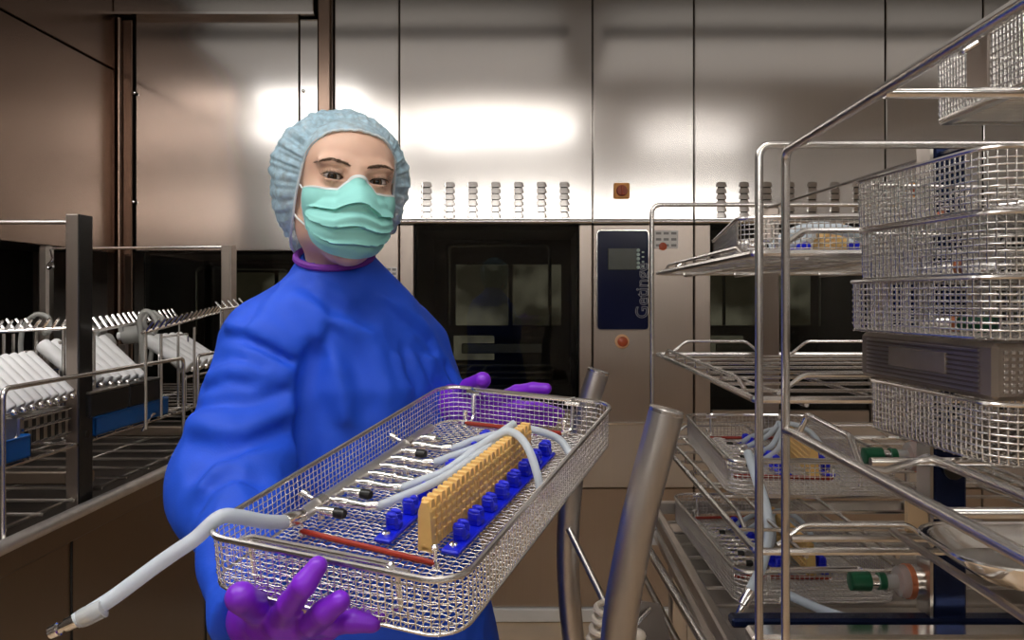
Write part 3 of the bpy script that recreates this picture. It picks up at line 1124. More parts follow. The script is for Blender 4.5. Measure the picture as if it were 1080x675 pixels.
G = 'wire baskets standing in the right rack'
proto_set = dict(pitch=.0075, wr=.0008, weave=False, n=4, rows=6)
m2 = yawm(.4211, 1.4428, .886, .0316)
m3 = yawm(.4235, 1.410, 1.0575, -.0547)
m1 = yawm(.432, 1.290, 1.4075, -.146)
bk = basket_thing(m3, 'wire basket on the rack shelf just above the lowest basket', G, **proto_set)
clone(bk, m2, 'lowest wire basket of the right rack standing on the rack base', G)
clone(bk, m1, 'wire basket on the top shelf of the right rack seen from below', G)


def basket_set(m, where):
    clone(man, m @ TM.inverted() @ man.matrix_basis, 'steel rinse manifold lying in the ' + where, 'rinse manifolds in the right rack')
    tl = ('front milky tube in the ', 'milky tube over the comb of the ', 'milky tube ending behind the comb in the ', 'milky tube round the comb end in the ')
    for k in range(4):
        clone(tubes[k], m @ TM.inverted() @ tubes[k].matrix_basis, tl[k] + where, 'milky tubes in the right rack')
    clone(comb, m @ TM.inverted() @ comb.matrix_basis, 'ochre silicone comb upright in the ' + where, 'ochre combs in the right rack')
    clone(sA, m @ TM.inverted() @ sA.matrix_basis, 'blue strip left of the comb in the ' + where, 'blue clip strips in the right rack')
    clone(sB, m @ TM.inverted() @ sB.matrix_basis, 'blue strip right of the comb in the ' + where, 'blue clip strips in the right rack')


basket_set(m3, 'second lowest basket of the right rack')
basket_set(m2, 'lowest basket of the right rack')
basket_set(m1, 'top shelf basket of the right rack')


def hose(label, pts, r=.006, m='hose', ferr=None, name='supply_hose', n=8):
    t = thing(name, label, 'hose', tuple(pts[0]))
    sp = spline(pts, n)
    MB().tube(sp, r, 10).build('silicone_hose', m, t, world=True)
    if ferr:
        d = (Vector(pts[-1]) - Vector(pts[-2])).normalized()
        MB().lathe([(-.004, r * 1.05), (.0, r * 1.2), (.018, r * 1.15), (.020, r * .8), (.032, r * .75), (.034, r * .5)], pts[-1], d, 12).build('hose_ferrule', 'chrome', t, world=True)
    return t


hose('milky hose hanging in an arc in front of the rack post',
     [P(789, 478, 1.20), P(798, 505, 1.13), P(808, 535, 1.10), P(811, 565, 1.09), P(803, 598, 1.08), P(790, 625, 1.07)], .0068, ferr=True)
hose('milky hose lying on the rack base in front of the lowest basket',
     [P(833, 628, 1.18), P(850, 636, 1.14), P(872, 645, 1.10), P(903, 655, 1.055)], .0065)
hose('pale hose arched over the comb in the top shelf basket',
     [P(815, 262, 1.18), P(832, 248, 1.16), P(858, 240, 1.15), P(890, 243, 1.14), P(925, 256, 1.14)], .0085)


def coupling(label, x, y, z):
    t = thing('hose_coupling', label, 'coupling', (x, y, z), group='green and steel couplings on the right rack')
    b = MB().lathe([(-.056, .008), (-.055, .0120), (-.030, .0125), (-.029, .0105)], (0, 0, 0), (1, 0, 0), 14).build('green_sleeve', 'green', t, label='dark green sleeve')
    MB().lathe([(-.030, .0088), (-.018, .0088), (-.017, .0105), (-.012, .0105)], (0, 0, 0), (1, 0, 0), 14).build('steel_neck', 'chrome', t)
    MB().lathe([(-.019, .0112), (-.010, .0112)], (0, 0, 0), (1, 0, 0), 14).build('green_band', 'green', t, label='green band')
    MB().lathe([(-.012, .009), (.006, .009), (.007, .019), (.012, .021), (.019, .021)], (0, 0, 0), (1, 0, 0), 20).build('clear_collar', 'clear', t, label='clear plastic collar')
    MB().lathe([(.017, .0225), (.024, .0225)], (0, 0, 0), (1, 0, 0), 20).build('seal_ring', 'copper', t, label='copper coloured seal ring')
    MB().lathe([(.024, .021), (.040, .021), (.042, .018), (.043, .006), (.078, .006), (.079, .004)], (0, 0, 0), (1, 0, 0), 18).build('steel_body', 'chrome', t)
    return t


q = P(941, 613, 1.04)
coupling('green sleeved steel coupling beside the foot of the dark flat spine', *q)
q = P(952, 481, 1.13)
coupling('green sleeved steel coupling behind the shelf guard of the near rack', *q)

# ------------------------------------------------------------------ trolley under that rack, with two push handles
t = thing('transport_trolley', 'steel transport trolley under the right rack with two curved push handles', 'trolley', (.5, 1.3, 0))
MB().box((.525, 1.36, .858), (.56, .72, .024), bev=.006).build('trolley_deck', 'rod_dark', t, world=True, smooth=False)
b = MB()
b.tube([(.215, 1.74, .852), (.252, .98, .852)], .0085, 12)
b.build('edge_rail', 'rod', t, world=True)
b = MB()
b.tube([(.205, 1.74, .800), (.240, .98, .800)], .0060, 10)
b.build('lower_rail', 'rod_dark', t, world=True)
b = MB()
b.box((.555, .955, .929), (.60, .036, .046), bev=.004)
b.build('front_beam', 'chrome', t, world=True, smooth=False)
b = MB().prism([(0, 0), (.052, .010), (.052, .070), (.030, .070)], .012, Matrix.Translation((.232, 1.01, .838)) @ Matrix.Rotation(PI / 2, 4, 'X'))
b.build('corner_plate', 'chrome', t, world=True, smooth=False)
MB().box(tuple(P(690, 561, 1.66)), (.030, .004, .055), bev=.001).build('notice_plate', 'paper', t, world=True, smooth=False)
near = [P(703, 434, .85), P(695, 465, .85), P(684, 505, .85), P(673, 550, .85), P(664, 595, .85), P(656, 640, .85), P(652, 685, .85), P(654, 760, .85), P(664, 850, .86)]
far = [P(631, 392, 1.35), P(621, 425, 1.35), P(609, 470, 1.35), P(602, 520, 1.35), P(599, 570, 1.35), P(600, 620, 1.35), P(605, 675, 1.35), P(616, 740, 1.35)]
for pts, lab in ((near, 'thick curved handle tube nearest the camera'), (far, 'curved handle tube behind the held basket')):
    sp = spline(pts, 8)
    o = MB().tube(sp, .0190, 24).build('push_handle', 'tube_steel', t, world=True, label=lab)
    d = (sp[0] - sp[1]).normalized()
    MB().lathe([(-.002, .0192), (.0015, .0192), (.003, .0178), (.003, .001)], sp[0], d, 24).build('handle_cap', 'rod', o, world=True)
b = MB()
e0, e1 = near[-1], far[-1]
b.tube([e0, (.30, .86, e0.z - .02)], .016, 12)
b.tube([e1, (.30, 1.35, e1.z)], .016, 12)
b.build('handle_bracket', 'tube_steel', t, world=True)
MB().tube([P(600, 558, 1.33), P(640, 640, 1.25)], .0058, 10).build('brace_rod', 'rod_dark', t, world=True)
b = MB()
b.prism([(0, 0), (.10, .015), (.085, .075), (.01, .085)], .004, Matrix.Translation(P(642, 690, 1.26)) @ Matrix.Rotation(math.radians(70), 4, 'X'))
b.build('brake_plate', 'bench', t, world=True, smooth=False)
b = MB()
b.tube([P(648, 632, 1.30), P(676, 634, 1.30)], .003, 8)
b.tube([P(662, 668, 1.22), P(686, 642, 1.26)], .004, 8)
b.tube([P(676, 634, 1.30), P(660, 652, 1.24)], .003, 8)
b.build('brake_lever', 'chrome', t, world=True)
# legs and castors below the frame of the picture
lg = {}
for x in (.30, .76):
    for y in (1.04, 1.68):
        MB().box((x, y, .475), (.036, .036, .75), bev=.004).build('leg', 'tube_steel', t, world=True, smooth=False)
        c = MB().lathe([(-.012, .044), (-.010, .050), (.010, .050), (.012, .044)], (x, y, .050), (1, 0, 0), 20).build('castor', 'dark_rub', t, world=True)
        f = MB()
        for sg in (-1, 1):
            f.box((x + sg * .018, y, .075), (.004, .040, .06))
        f.box((x, y, .104), (.040, .040, .006))
        f.build('castor_fork', 'rod', c, world=True, smooth=False)
b = MB()
for y in (1.04, 1.68):
    b.box((.53, y, .30), (.46, .025, .025), bev=.003)
for x in (.30, .76):
    b.box((x, 1.36, .30), (.025, .64, .025), bev=.003)
    b.box((x, 1.36, .832), (.03, .70, .03), bev=.003)
b.tube([(.30, .86, near[-1].z - .02), (.30, 1.04, .832)], .016, 12)
b.tube([(.30, 1.35, far[-1].z), (.30, 1.35, .832)], .016, 12)
b.build('under_frame', 'tube_steel', t, world=True)

# coiled cable on the brace
ax0, ax1 = P(641, 636, 1.235), P(633, 700, 1.22)
pts = []
d = (ax1 - ax0)
for i in range(91):
    s_ = i / 90
    a = s_ * 2 * PI * 6
    pts.append(ax0 + d * s_ + Vector((math.cos(a) * .016 - s_ * .01, math.sin(a) * .016, 0)))
t = thing('coiled_cable', 'cream coiled cable between the two curved push handles', 'cable', tuple(ax0))
MB().tube(pts, .0050, 8).build('cable_coil', 'cream', t, world=True)
MB().ball(P(672, 671, 1.05), (.012, .012, .010), 12).build('cable_plug', 'cream', t, world=True)

# ------------------------------------------------------------------ near rack at the right edge
BX, BY, BZ, BT = .276, .88, 1.203, 1.512
t = thing('near_rack', 'steel rod rack at the right edge with a bright rail running towards the camera', 'rack', (.6, .6, 0))
MB().tube(fillet([(BX, BY, .002), (BX, BY, BT), (BX, .20, BT + .008), (BX, .20, .002)], .014, 5), .0049, 12).build('side_hoop', 'rod', t, world=True)
MB().tube(fillet([(.92, BY, .002), (.92, BY, BT), (.92, .20, BT + .008), (.92, .20, .002)], .014, 5), .0049, 10).build('side_hoop', 'rod', t, world=True)
for y in (.630, .28):
    MB().tube([(BX, y, BT), (.92, y, BT)], .0046, 10).build('top_crossbar', 'chrome', t, world=True)
s = MB()
s.tube(fillet([(BX, BY, BZ), (BX + .004, .86, BZ), (BX, .20, BZ)], .01, 3), .0052, 10)
s.tube([(.92, BY, BZ), (.92, .20, BZ)], .0052, 10)
s.tube(fillet([(.346, .60, BZ - .012), (.362, .73, BZ), (.362, .30, BZ)], .006, 3)[4:], .0042, 10)
s.tube([(.362, .735, BZ), (.305, .700, BZ - .006), (BX, .70, BZ)], .0036, 8)
for y in (.728, .555, .40, .28):
    s.tube([(BX + .03 if y > .7 else BX, y, BZ - .003), (.92, y, BZ - .003)], .0042, 10)
sh = s.build('shelf', 'rod', t, world=True)
g = MB().tube(fillet([(BX + .012, .868, BZ + .001), (BX + .014, .850, BZ + .022), (BX + .016, .740, BZ + .018), (BX + .012, .705, BZ - .004)], .006, 4), .0034, 10)
g.build('shelf_guard', 'chrome', sh, world=True)
s = MB()
for x in (.385, .60, .85):
    s.tube([(x, .86, 1.098), (x, .22, 1.098)], .004, 8)
for y in (.86, .22):
    s.tube([(BX, y, 1.090), (.92, y, 1.090)], .004, 8)
s.build('lower_shelf', 'rod_dark', t, world=True)

# shallow steel dish under the stack
t = thing('shallow_dish', 'shallow bright steel dish with a rounded corner under the near rack shelf', 'dish', (.556, .722, 1.1025))
L = rrect(.37, .135, .045, 8)
vs, fs = [], []
prof = ((.80, .000), (.90, .001), (.96, .010), (1.0, .022), (1.035, .023), (1.035, .0215), (.99, .020), (.94, .008), (.88, -.0005), (.80, -.001))
n = len(L)
for s_, z in prof:
    for p in L:
        vs.append((p.x - .185 * (1 - s_) * (1 if p.x > 0 else -1) * 1, p.y * s_, z) if False else (p.x * s_, p.y * s_, z + .001))
for r in range(len(prof) - 1):
    for k in range(n):
        fs.append((r * n + k, r * n + (k + 1) % n, (r + 1) * n + (k + 1) % n, (r + 1) * n + k))
fs.append(tuple(range(n)))
fs.append(tuple((len(prof) - 1) * n + k for k in range(n))[::-1])
MB().add(vs, fs).build('dish_shell', 'chrome', t)
MB().tube([(p.x * 1.036, p.y * 1.036, .0235) for p in L], .0022, 8, closed=True).build('dish_rim', 'chrome', t)


# ------------------------------------------------------------------ stack of small baskets on the near rack
GS = 'baskets stacked on the near rack'
SW, SL, SH = .232, .44, .0525
kw = dict(pitch=.0072, wr=.0011, weave=True, n=4, rows=7, rimr=.0022, r=.030, handles=False)


def stack_m(xn, yn, z, a):
    """near left corner at (xn, yn); the short side runs away from the camera"""
    return Matrix.Translation((xn, yn, z)) @ Matrix.Rotation(a, 4, 'Z') @ Matrix.Translation((SL / 2, SW / 2, 0)) @ Matrix.Rotation(PI / 2, 4, 'Z')


z = BZ + .004
ms = stack_m(.388, .664, z, math.radians(5))
b4 = basket_thing(ms, 'lowest wire basket of the stack, under the slatted steel case', GS, red=False, W=SW, L=SL, H=SH, **kw)
zc = z + SH + .003
# slatted steel case between the baskets
cm = stack_m(.384, .668, zc, math.radians(5))
t = thing('slatted_case', 'brown slatted steel case between the wire baskets of the near stack', 'case')
t.matrix_basis = cm
CHT = .049
MB().box((0, 0, CHT / 2), (SW - .004, SL - .004, CHT), bev=.004).build('case_body', 'case', t, smooth=False)
s = MB()
for k in range(9):
    zz = .007 + k * (CHT - .014) / 8
    s.tube([(-SW / 2 + .02, SL / 2 - .0005, zz), (SW / 2 - .02, SL / 2 - .0005, zz)], .0012, 6)
s.build('slat', 'rod_dark', t)
MB().box((0, SL / 2 - .0005, CHT * .55), (.10, .003, .020), bev=.001).build('name_plate', 'case', t, smooth=False)
s = MB()
for k in range(40):
    for j in range(7):
        s.box((-SW / 2 + .0015, SL / 2 - .012 - k * .0065, .008 + j * .0055), (.002, .0042, .0036), bev=.0005)
s.build('perforated_front', 'rod', t, smooth=False)
zb = zc + CHT + .003
b3 = clone(b4, stack_m(.377, .655, zb, math.radians(9)), 'third basket from the top of the stack, on top of the slatted case', GS)
b2 = clone(b4, stack_m(.386, .662, zb + SH + .0025, math.radians(8)), 'second basket from the top of the near stack', GS)
b1 = clone(b4, stack_m(.380, .665, zb + 2 * SH + .005, math.radians(7)), 'topmost basket of the near stack with green and copper parts in it', GS)


def inner(label, m, dx, dy, kind):
    t = thing('small_coupling', label, 'coupling', group='small couplings in the near stack')
    t.matrix_basis = m @ Matrix.Translation((dx, dy, .011)) @ Matrix.Rotation(.6, 4, 'Z')
    MB().lathe([(-.030, .006), (-.029, .0078), (-.006, .0078), (-.005, .006), (.008, .006)], (0, 0, 0), (1, 0, 0), 12).build('sleeve', kind, t)
    MB().lathe([(.004, .009), (.010, .009)], (0, 0, 0), (1, 0, 0), 14).build('seal_ring', 'copper', t)
    MB().lathe([(.010, .0082), (.022, .0082), (.023, .004), (.040, .004)], (0, 0, 0), (1, 0, 0), 12).build('steel_body', 'chrome', t)


inner('green and steel coupling at the front of the topmost stacked basket', b1.matrix_basis, -.078, .135, 'green')
inner('green and steel coupling at the back of the topmost stacked basket', b1.matrix_basis, .070, .130, 'green')
inner('all steel coupling in the second stacked basket', b2.matrix_basis, .02, .150, 'chrome')
inner('green and steel coupling in the third stacked basket', b3.matrix_basis, .0, .160, 'green')

# perforated basket on top of the near rack
t = thing('perforated_tray', 'fine perforated steel tray on the top bars of the near rack', 'basket')
t.matrix_basis = Matrix.Translation((.384 + .20, .765 - .11, BT + .006))
basket_parts(t, W=.40, L=.225, H=.062, r=.012, pitch=.0052, wr=.0011, rimr=.0026, rows=9, weave=False, handles=False)
b = MB()
b.box((-.2005, .035, .033), (.003, .034, .052), bev=.001)
b.build('clip_plate', 'steel_low', t, smooth=False)
b = MB()
b.tube(fillet([(-.206, .045, .050), (-.214, .040, .045), (-.214, .030, .045), (-.206, .025, .050)], .004, 3), .0025, 8)
b.build('clip_loop', 'chrome', t)
b = MB()
for y in (-.106, .106):
    b.box((0, y, -.001), (.39, .008, .003))
for x in (-.193, .193):
    b.box((x, 0, -.001), (.008, .215, .003))
b.build('base_angle', 'rod_dark', t, smooth=False)
# ------------------------------------------------------------------ left bench and rack
t = thing('loading_bench', 'long dark steel bench with a bright edge tube under the left rack', 'bench', (-1.3, 1.8, 0))
MB().box((-.955, 1.75, .43), (.02, 2.3, .86), bev=.003).build('side_panel', 'steel_dark', t, world=True, smooth=False)
for y in (1.0, 1.62, 2.28):
    MB().box((-.9435, y, .43), (.003, .004, .86)).build('panel_seam', 'seam', t, world=True, smooth=False)
MB().box((-.930, 1.75, .888), (.006, 2.32, .052), bev=.002).build('edge_flange', 'steel_dark', t, world=True, smooth=False)
M['edge'] = mat('bright_edge_tube', (.90, .87, .84), .45, 1, noise=(40, .06))
MB().tube([(-.925, .58, .917), (-.925, 2.92, .917)], .0130, 14).build('edge_tube', 'edge', t, world=True)
MB().box((-1.33, 1.75, .880), (.78, 2.3, .036), bev=.004).build('bench_top', 'bench', t, world=True, smooth=False)
MB().box((-1.715, 1.75, .43), (.02, 2.3, .86), bev=.003).build('rear_panel', 'steel_dark', t, world=True, smooth=False)
MB().box((-1.33, 2.89, .43), (.76, .02, .86), bev=.003).build('end_panel', 'steel_dark', t, world=True, smooth=False)

t = thing('washer_rack', 'steel washer rack with square posts and pin rows on the left bench', 'rack', (-1.3, 2.1, .90))
ZT = 1.525
MB().box((-.970, 1.690, (.905 + ZT) / 2), (.027, .050, ZT - .905), bev=.002).build('square_post', 'steel_low', t, world=True, smooth=False, label='front square post')
MB().box((-.9555, 1.690, (.905 + ZT) / 2), (.003, .049, ZT - .906)).build('post_shade_side', 'black', t, world=True, smooth=False, label='black strip for the shaded side of the front post')  # dark sheet stands in for shade on the post's aisle side
MB().lathe([(0, .008), (.003, .008)], (-.9535, 1.690, 1.06), (1, 0, 0), 14).build('post_hole', 'blackhole', t, world=True)
MB().box((-1.036, 2.685, (.905 + ZT) / 2), (.030, .050, ZT - .905), bev=.002).build('square_post', 'steel_low', t, world=True, smooth=False)
MB().box((-1.0195, 2.685, (.905 + ZT) / 2), (.003, .049, ZT - .906)).build('post_shade_side', 'rod_dark', t, world=True, smooth=False)  # duller sheet as shade on the rear post's aisle side
MB().box((-1.644, 2.675, (.905 + ZT) / 2), (.036, .040, ZT - .905), bev=.008).build('square_post', 'rod_dark', t, world=True, smooth=False)
MB().box((-1.62, 1.690, (.905 + ZT) / 2), (.030, .050, ZT - .905), bev=.002).build('square_post', 'steel_low', t, world=True, smooth=False)
MB().tube([(-1.644, 2.68, ZT - .010), (-1.036, 2.68, ZT - .004)], .0048, 8).build('top_rod', 'rod', t, world=True)
MB().tube([(-1.62, 1.69, ZT - .015), (-.970, 1.69, ZT - .015)], .0048, 8).build('top_rod', 'rod', t, world=True)
b = MB()
b.tube(fillet([P(53, 264, 2.66), P(56, 274, 2.62), P(50, 280, 2.62), P(51, 284, 2.62), P(56, 281, 2.60)], .01, 3), .004, 7)
b.build('hook', 'chrome', t, world=True)
# bent rod frames along the aisle side
for (y0, y1) in ((1.405, 2.125), (2.215, 2.80)):
    MB().tube(fillet([(-.940, y0, .906), (-.940, y0, 1.189), (-.940, y1, 1.189), (-.940, y1, .906)], .018, 5), .0048, 10).build('side_hoop', 'rod', t, world=True)
# wire floor and middle shelf
g = MB()
for i in range(14):
    y = 1.42 + i * .105
    g.tube([(-1.62, y, .935), (-.945, y, .935)], .0035, 6)
for x in (-1.60, -1.38, -1.16, -.97):
    g.tube([(x, 1.40, .929), (x, 2.80, .929)], .0040, 6)
g.build('wire_floor', 'rod_dark', t, world=True)
g = MB()
for i in range(19):
    y = 1.42 + i * .076
    g.tube([(-1.62, y, 1.048), (-.950, y, 1.048)], .0030, 6)
for x in (-1.60, -1.38, -1.16, -.96):
    g.tube([(x, 1.40, 1.042), (x, 2.80, 1.042)], .0040, 6)
g.build('wire_shelf', 'rod', t, world=True)
b = MB()
b.tube(fillet([P(5, 478, 1.45), P(18, 460, 1.50), P(62, 452, 1.72), P(66, 460, 1.72)], .01, 3), .0035, 7)
b.build('floor_guard', 'rod', t, world=True)
b = MB()
b.tube(fillet([P(150, 455, 1.95), P(160, 437, 1.97), P(200, 428, 2.3), P(204, 436, 2.3)], .01, 3), .0035, 7)
b.build('floor_guard', 'rod', t, world=True)
for y in (2.32, 1.72):
    MB().box((-1.25, y, .963), (.58, .030, .028), bev=.003).build('cross_channel', 'steel_dark', t, world=True, smooth=False)


def pin_bar(p0, p1, n, lean, length=.030, r=.0032, up=.8):
    p0, p1 = Vector(p0), Vector(p1)
    o = MB().tube([p0, p1], .0040, 8).build('pin_bar', 'rod', t, world=True)
    for i in range(n):
        m = MB()
        q = p0.lerp(p1, (i + .4) / n)
        d = Vector((lean, 0, up)).normalized()
        m.tube([q, q + d * length], [r, r], 7)
        m.ball(q + d * length, r, 6)
        m.build('pin', 'chrome', o, world=True)
    for f_ in (.03, .97):
        q = p0.lerp(p1, f_)
        MB().tube([q, (q.x, q.y, 1.048)], .0036, 7).build('bar_leg', 'rod', o, world=True)


pin_bar(P(-30, 351, 1.62), P(70, 346, 1.70), 10, .55, .026)
pin_bar(P(-30, 349, 1.66), P(40, 346, 1.74), 7, -.6, .026)
pin_bar(P(97, 350, 1.75), P(150, 339, 2.30), 9, -.55, .034, .0042)
pin_bar(P(150, 351, 1.80), P(236, 328, 2.62), 17, .6, .030)
pin_bar(P(146, 341, 2.30), P(190, 335, 2.75), 9, -.55, .036, .0042)
pin_bar(P(232, 327, 2.40), P(262, 322, 2.60), 5, -.7, .030)
# little baskets' wire posts behind the tubes
g = MB()
for (px, py, y) in ((4, 352, 1.75), (14, 352, 1.78), (63, 360, 1.78), (170, 352, 2.0), (205, 345, 2.2), (188, 350, 2.2)):
    q = P(px, py, y)
    g.tube([(q.x, q.y, 1.048), q], .0036, 7)
g.tube(fillet([P(22, 378, 1.75), P(26, 371, 1.75), P(44, 370, 1.80), P(46, 378, 1.80)], .006, 3), .003, 7)
g.tube(fillet([P(170, 393, 2.1), P(170, 356, 2.1), P(198, 352, 2.4), P(198, 390, 2.4)], .008, 3), .003, 7)
g.build('wire_post', 'rod', t, world=True)


def white_tube(label, lo, hi, r, group):
    t = thing('white_tube', label, 'tube', tuple(lo), group=group)
    lo, hi = Vector(lo), Vector(hi)
    d = (hi - lo)
    L = d.length
    d.normalize()
    MB().lathe([(.004, r * .8), (.007, r), (L - .004, r), (L, r * .85)], lo, d, 14).build('tube_barrel', 'white', t, world=True)
    MB().lathe([(-.009, r * .25), (-.006, r * .48), (0, r * .52), (.003, r * .35), (.006, r * .35)], lo, d, 10).build('steel_tip', 'chrome', t, world=True)


ordn = ['first', 'second', 'third', 'fourth', 'fifth', 'sixth', 'seventh', 'eighth']
for i in range(8):
    y = 1.475 + i * .0265
    white_tube('%s white tube from the front in the row before the square post' % ordn[i], (-.968, y, 1.140 + i * .001), (-1.062, y + .004, 1.232), .0118, 'white tubes in the row before the square post')
for i in range(7):
    y = 1.745 + i * .0385
    white_tube('%s white tube from the front in the row behind the black case' % ordn[i], (-.975, y, 1.158 - i * .002), (-1.085, y + .004, 1.248), .0165, 'white tubes in the row behind the black case')
for i in range(5):
    y = 2.26 + i * .046
    white_tube('%s white tube from the front in the row beside the blue gown' % ordn[i], (-.975, y, 1.150), (-1.105, y, 1.232), .0190, 'white tubes in the row beside the blue gown')
# carriers the tubes lie on
for k, (y0, y1, lab) in enumerate(((1.455, 1.675, 'sloping wire carrier under the white tubes before the square post'), (1.73, 2.0, 'sloping wire carrier under the white tubes behind the black case'), (2.24, 2.48, 'sloping wire carrier under the white tubes beside the gown'))):
    t2 = thing('tube_carrier', lab, 'carrier', (-1.02, (y0 + y1) / 2, 1.05), group='sloping tube carriers')
    g = MB()
    dz = -.022 if k else -.014
    for (x, z) in ((-.985, 1.148 + dz), (-1.06, 1.215 + dz)):
        g.tube(fillet([(x, y0, 1.052), (x, y0, z), (x, y1, z), (x, y1, 1.052)], .01, 3), .0032, 7)
    g.build('carrier_frame', 'rod', t2, world=True)
    g = MB()
    for y in (y0 + .01, y1 - .01):
        g.tube([(-.985, y, 1.148 + dz), (-1.06, y, 1.215 + dz)], .0028, 6)
    g.build('carrier_strut', 'rod', t2, world=True)
# black cases along the aisle side
for (y0, y1, lab) in ((1.69, 1.852, 'black flat case just behind the square post'), (1.856, 2.02, 'black flat case farther from the square post')):
    t2 = thing('black_case', lab, 'case', (-.962, (y0 + y1) / 2, 1.094), group='black flat cases')
    MB().box((-.962, (y0 + y1) / 2, 1.1195), (.034, y1 - y0, .051), bev=.004).build('case_body', 'black', t2, world=True, smooth=False)
    MB().box((-.962, (y0 + y1) / 2, 1.147), (.036, y1 - y0, .005), bev=.001).build('case_lid', 'rod_dark' if y0 < 1.7 else 'black', t2, world=True, smooth=False)
# slotted steel box under the near tubes
t2 = thing('slotted_box', 'small slotted steel box under the nearest white tubes', 'box', (-.975, 1.60, 1.05))
MB().box((-.985, 1.575, 1.094), (.030, .160, .062), bev=.003).build('box_body', 'rod_dark', t2, world=True, smooth=False)
s = MB()
for k in range(6):
    s.box((-.9695, 1.515 + k * .024, 1.094), (.002, .010, .044))
s.build('box_slot', 'black', t2, world=True, smooth=False)
s = MB()
for z in (1.070, 1.100, 1.122):
    s.tube([(-.966, 1.50, z), (-.966, 1.655, z)], .003, 7)
s.build('box_rail', 'chrome', t2, world=True)
# blue plastic basins
for (y0, y1, lab) in ((1.36, 1.50, 'blue plastic tray at the left edge of the picture'), (1.72, 2.06, 'blue plastic tray under the black cases')):
    t2 = thing('blue_tray', lab, 'tray', (-1.015, (y0 + y1) / 2, 1.0505), group='blue plastic trays')
    W_, L_ = .13, y1 - y0
    b = MB()
    b.box((0, 0, .003), (W_, L_, .004), bev=.001)
    for sg in (-1, 1):
        b.box((sg * (W_ / 2 - .002), 0, .021), (.004, L_, .038), bev=.001)
        b.box((0, sg * (L_ / 2 - .002), .021), (W_, .004, .038), bev=.001)
    b.build('tray_shell', 'blue_tray', t2, smooth=False)
    MB().tube([p + Vector((0, 0, .041)) for p in rrect(W_, L_, .006, 3)], .0025, 6, closed=True).build('tray_rim', 'blue_tray', t2)
# looped hoses standing in the rack


def loop_hose(label, pts, r):
    o = hose(label, pts, r, 'hose_grey', None, 'looped_hose')
    o['group'] = 'looped hoses in the left rack'


loop_hose('cloudy hose loop standing before the square post on the left', [P(23, 385, 1.82), P(22, 360, 1.82), P(26, 343, 1.82), P(38, 332, 1.82), P(51, 335, 1.82), P(53, 348, 1.82), P(46, 352, 1.80)], .0055)
loop_hose('cloudy hose loop standing just behind the square post', [P(104, 372, 2.1), P(103, 350, 2.1), P(108, 341, 2.1), P(117, 337, 2.1), P(126, 341, 2.1), P(128, 350, 2.1)], .0065)
loop_hose('cloudy hose loop with long legs beyond the second row of tubes', [P(152, 388, 2.2), P(149, 355, 2.2), P(147, 338, 2.2), P(152, 329, 2.2), P(160, 331, 2.2), P(166, 342, 2.2), P(162, 352, 2.2)], .0075)
loop_hose('cloudy hose loop crossing the long legged loop', [P(158, 386, 2.26), P(160, 360, 2.26), P(152, 340, 2.26), P(158, 330, 2.26), P(168, 333, 2.26), P(174, 343, 2.26)], .0065)
for k, (a, b_, r) in enumerate(((P(100, 358, 2.25), P(104, 366, 2.2), .020), (P(113, 357, 2.3), P(117, 364, 2.25), .017), (P(130, 354, 2.35), P(150, 352, 2.35), .026))):
    t2 = thing('cloudy_bottle', ('small cloudy bottle lying leftmost behind the second tube row', 'small cloudy bottle lying in the middle behind the second tube row', 'large cloudy bottle lying on its side beside the hose loops')[k], 'bottle', (a.x, a.y, 1.05), group='cloudy bottles in the left rack')
    d = (b_ - a)
    L = max(d.length, .05)
    MB().lathe([(0, r * .7), (.004, r), (L - .01, r), (L, r * .7)], a, d, 16).build('bottle_body', 'hose_grey', t2, world=True)
    MB().lathe([(-.014, r * .45), (0, r * .45)], a, d, 12).build('bottle_neck', 'white', t2, world=True)
    MB().box((a.x, a.y, (1.05 + a.z - r) / 2), (.02, .02, max(.004, a.z - r - 1.05))).build('bottle_stand', 'rod_dark', t2, world=True, smooth=False)
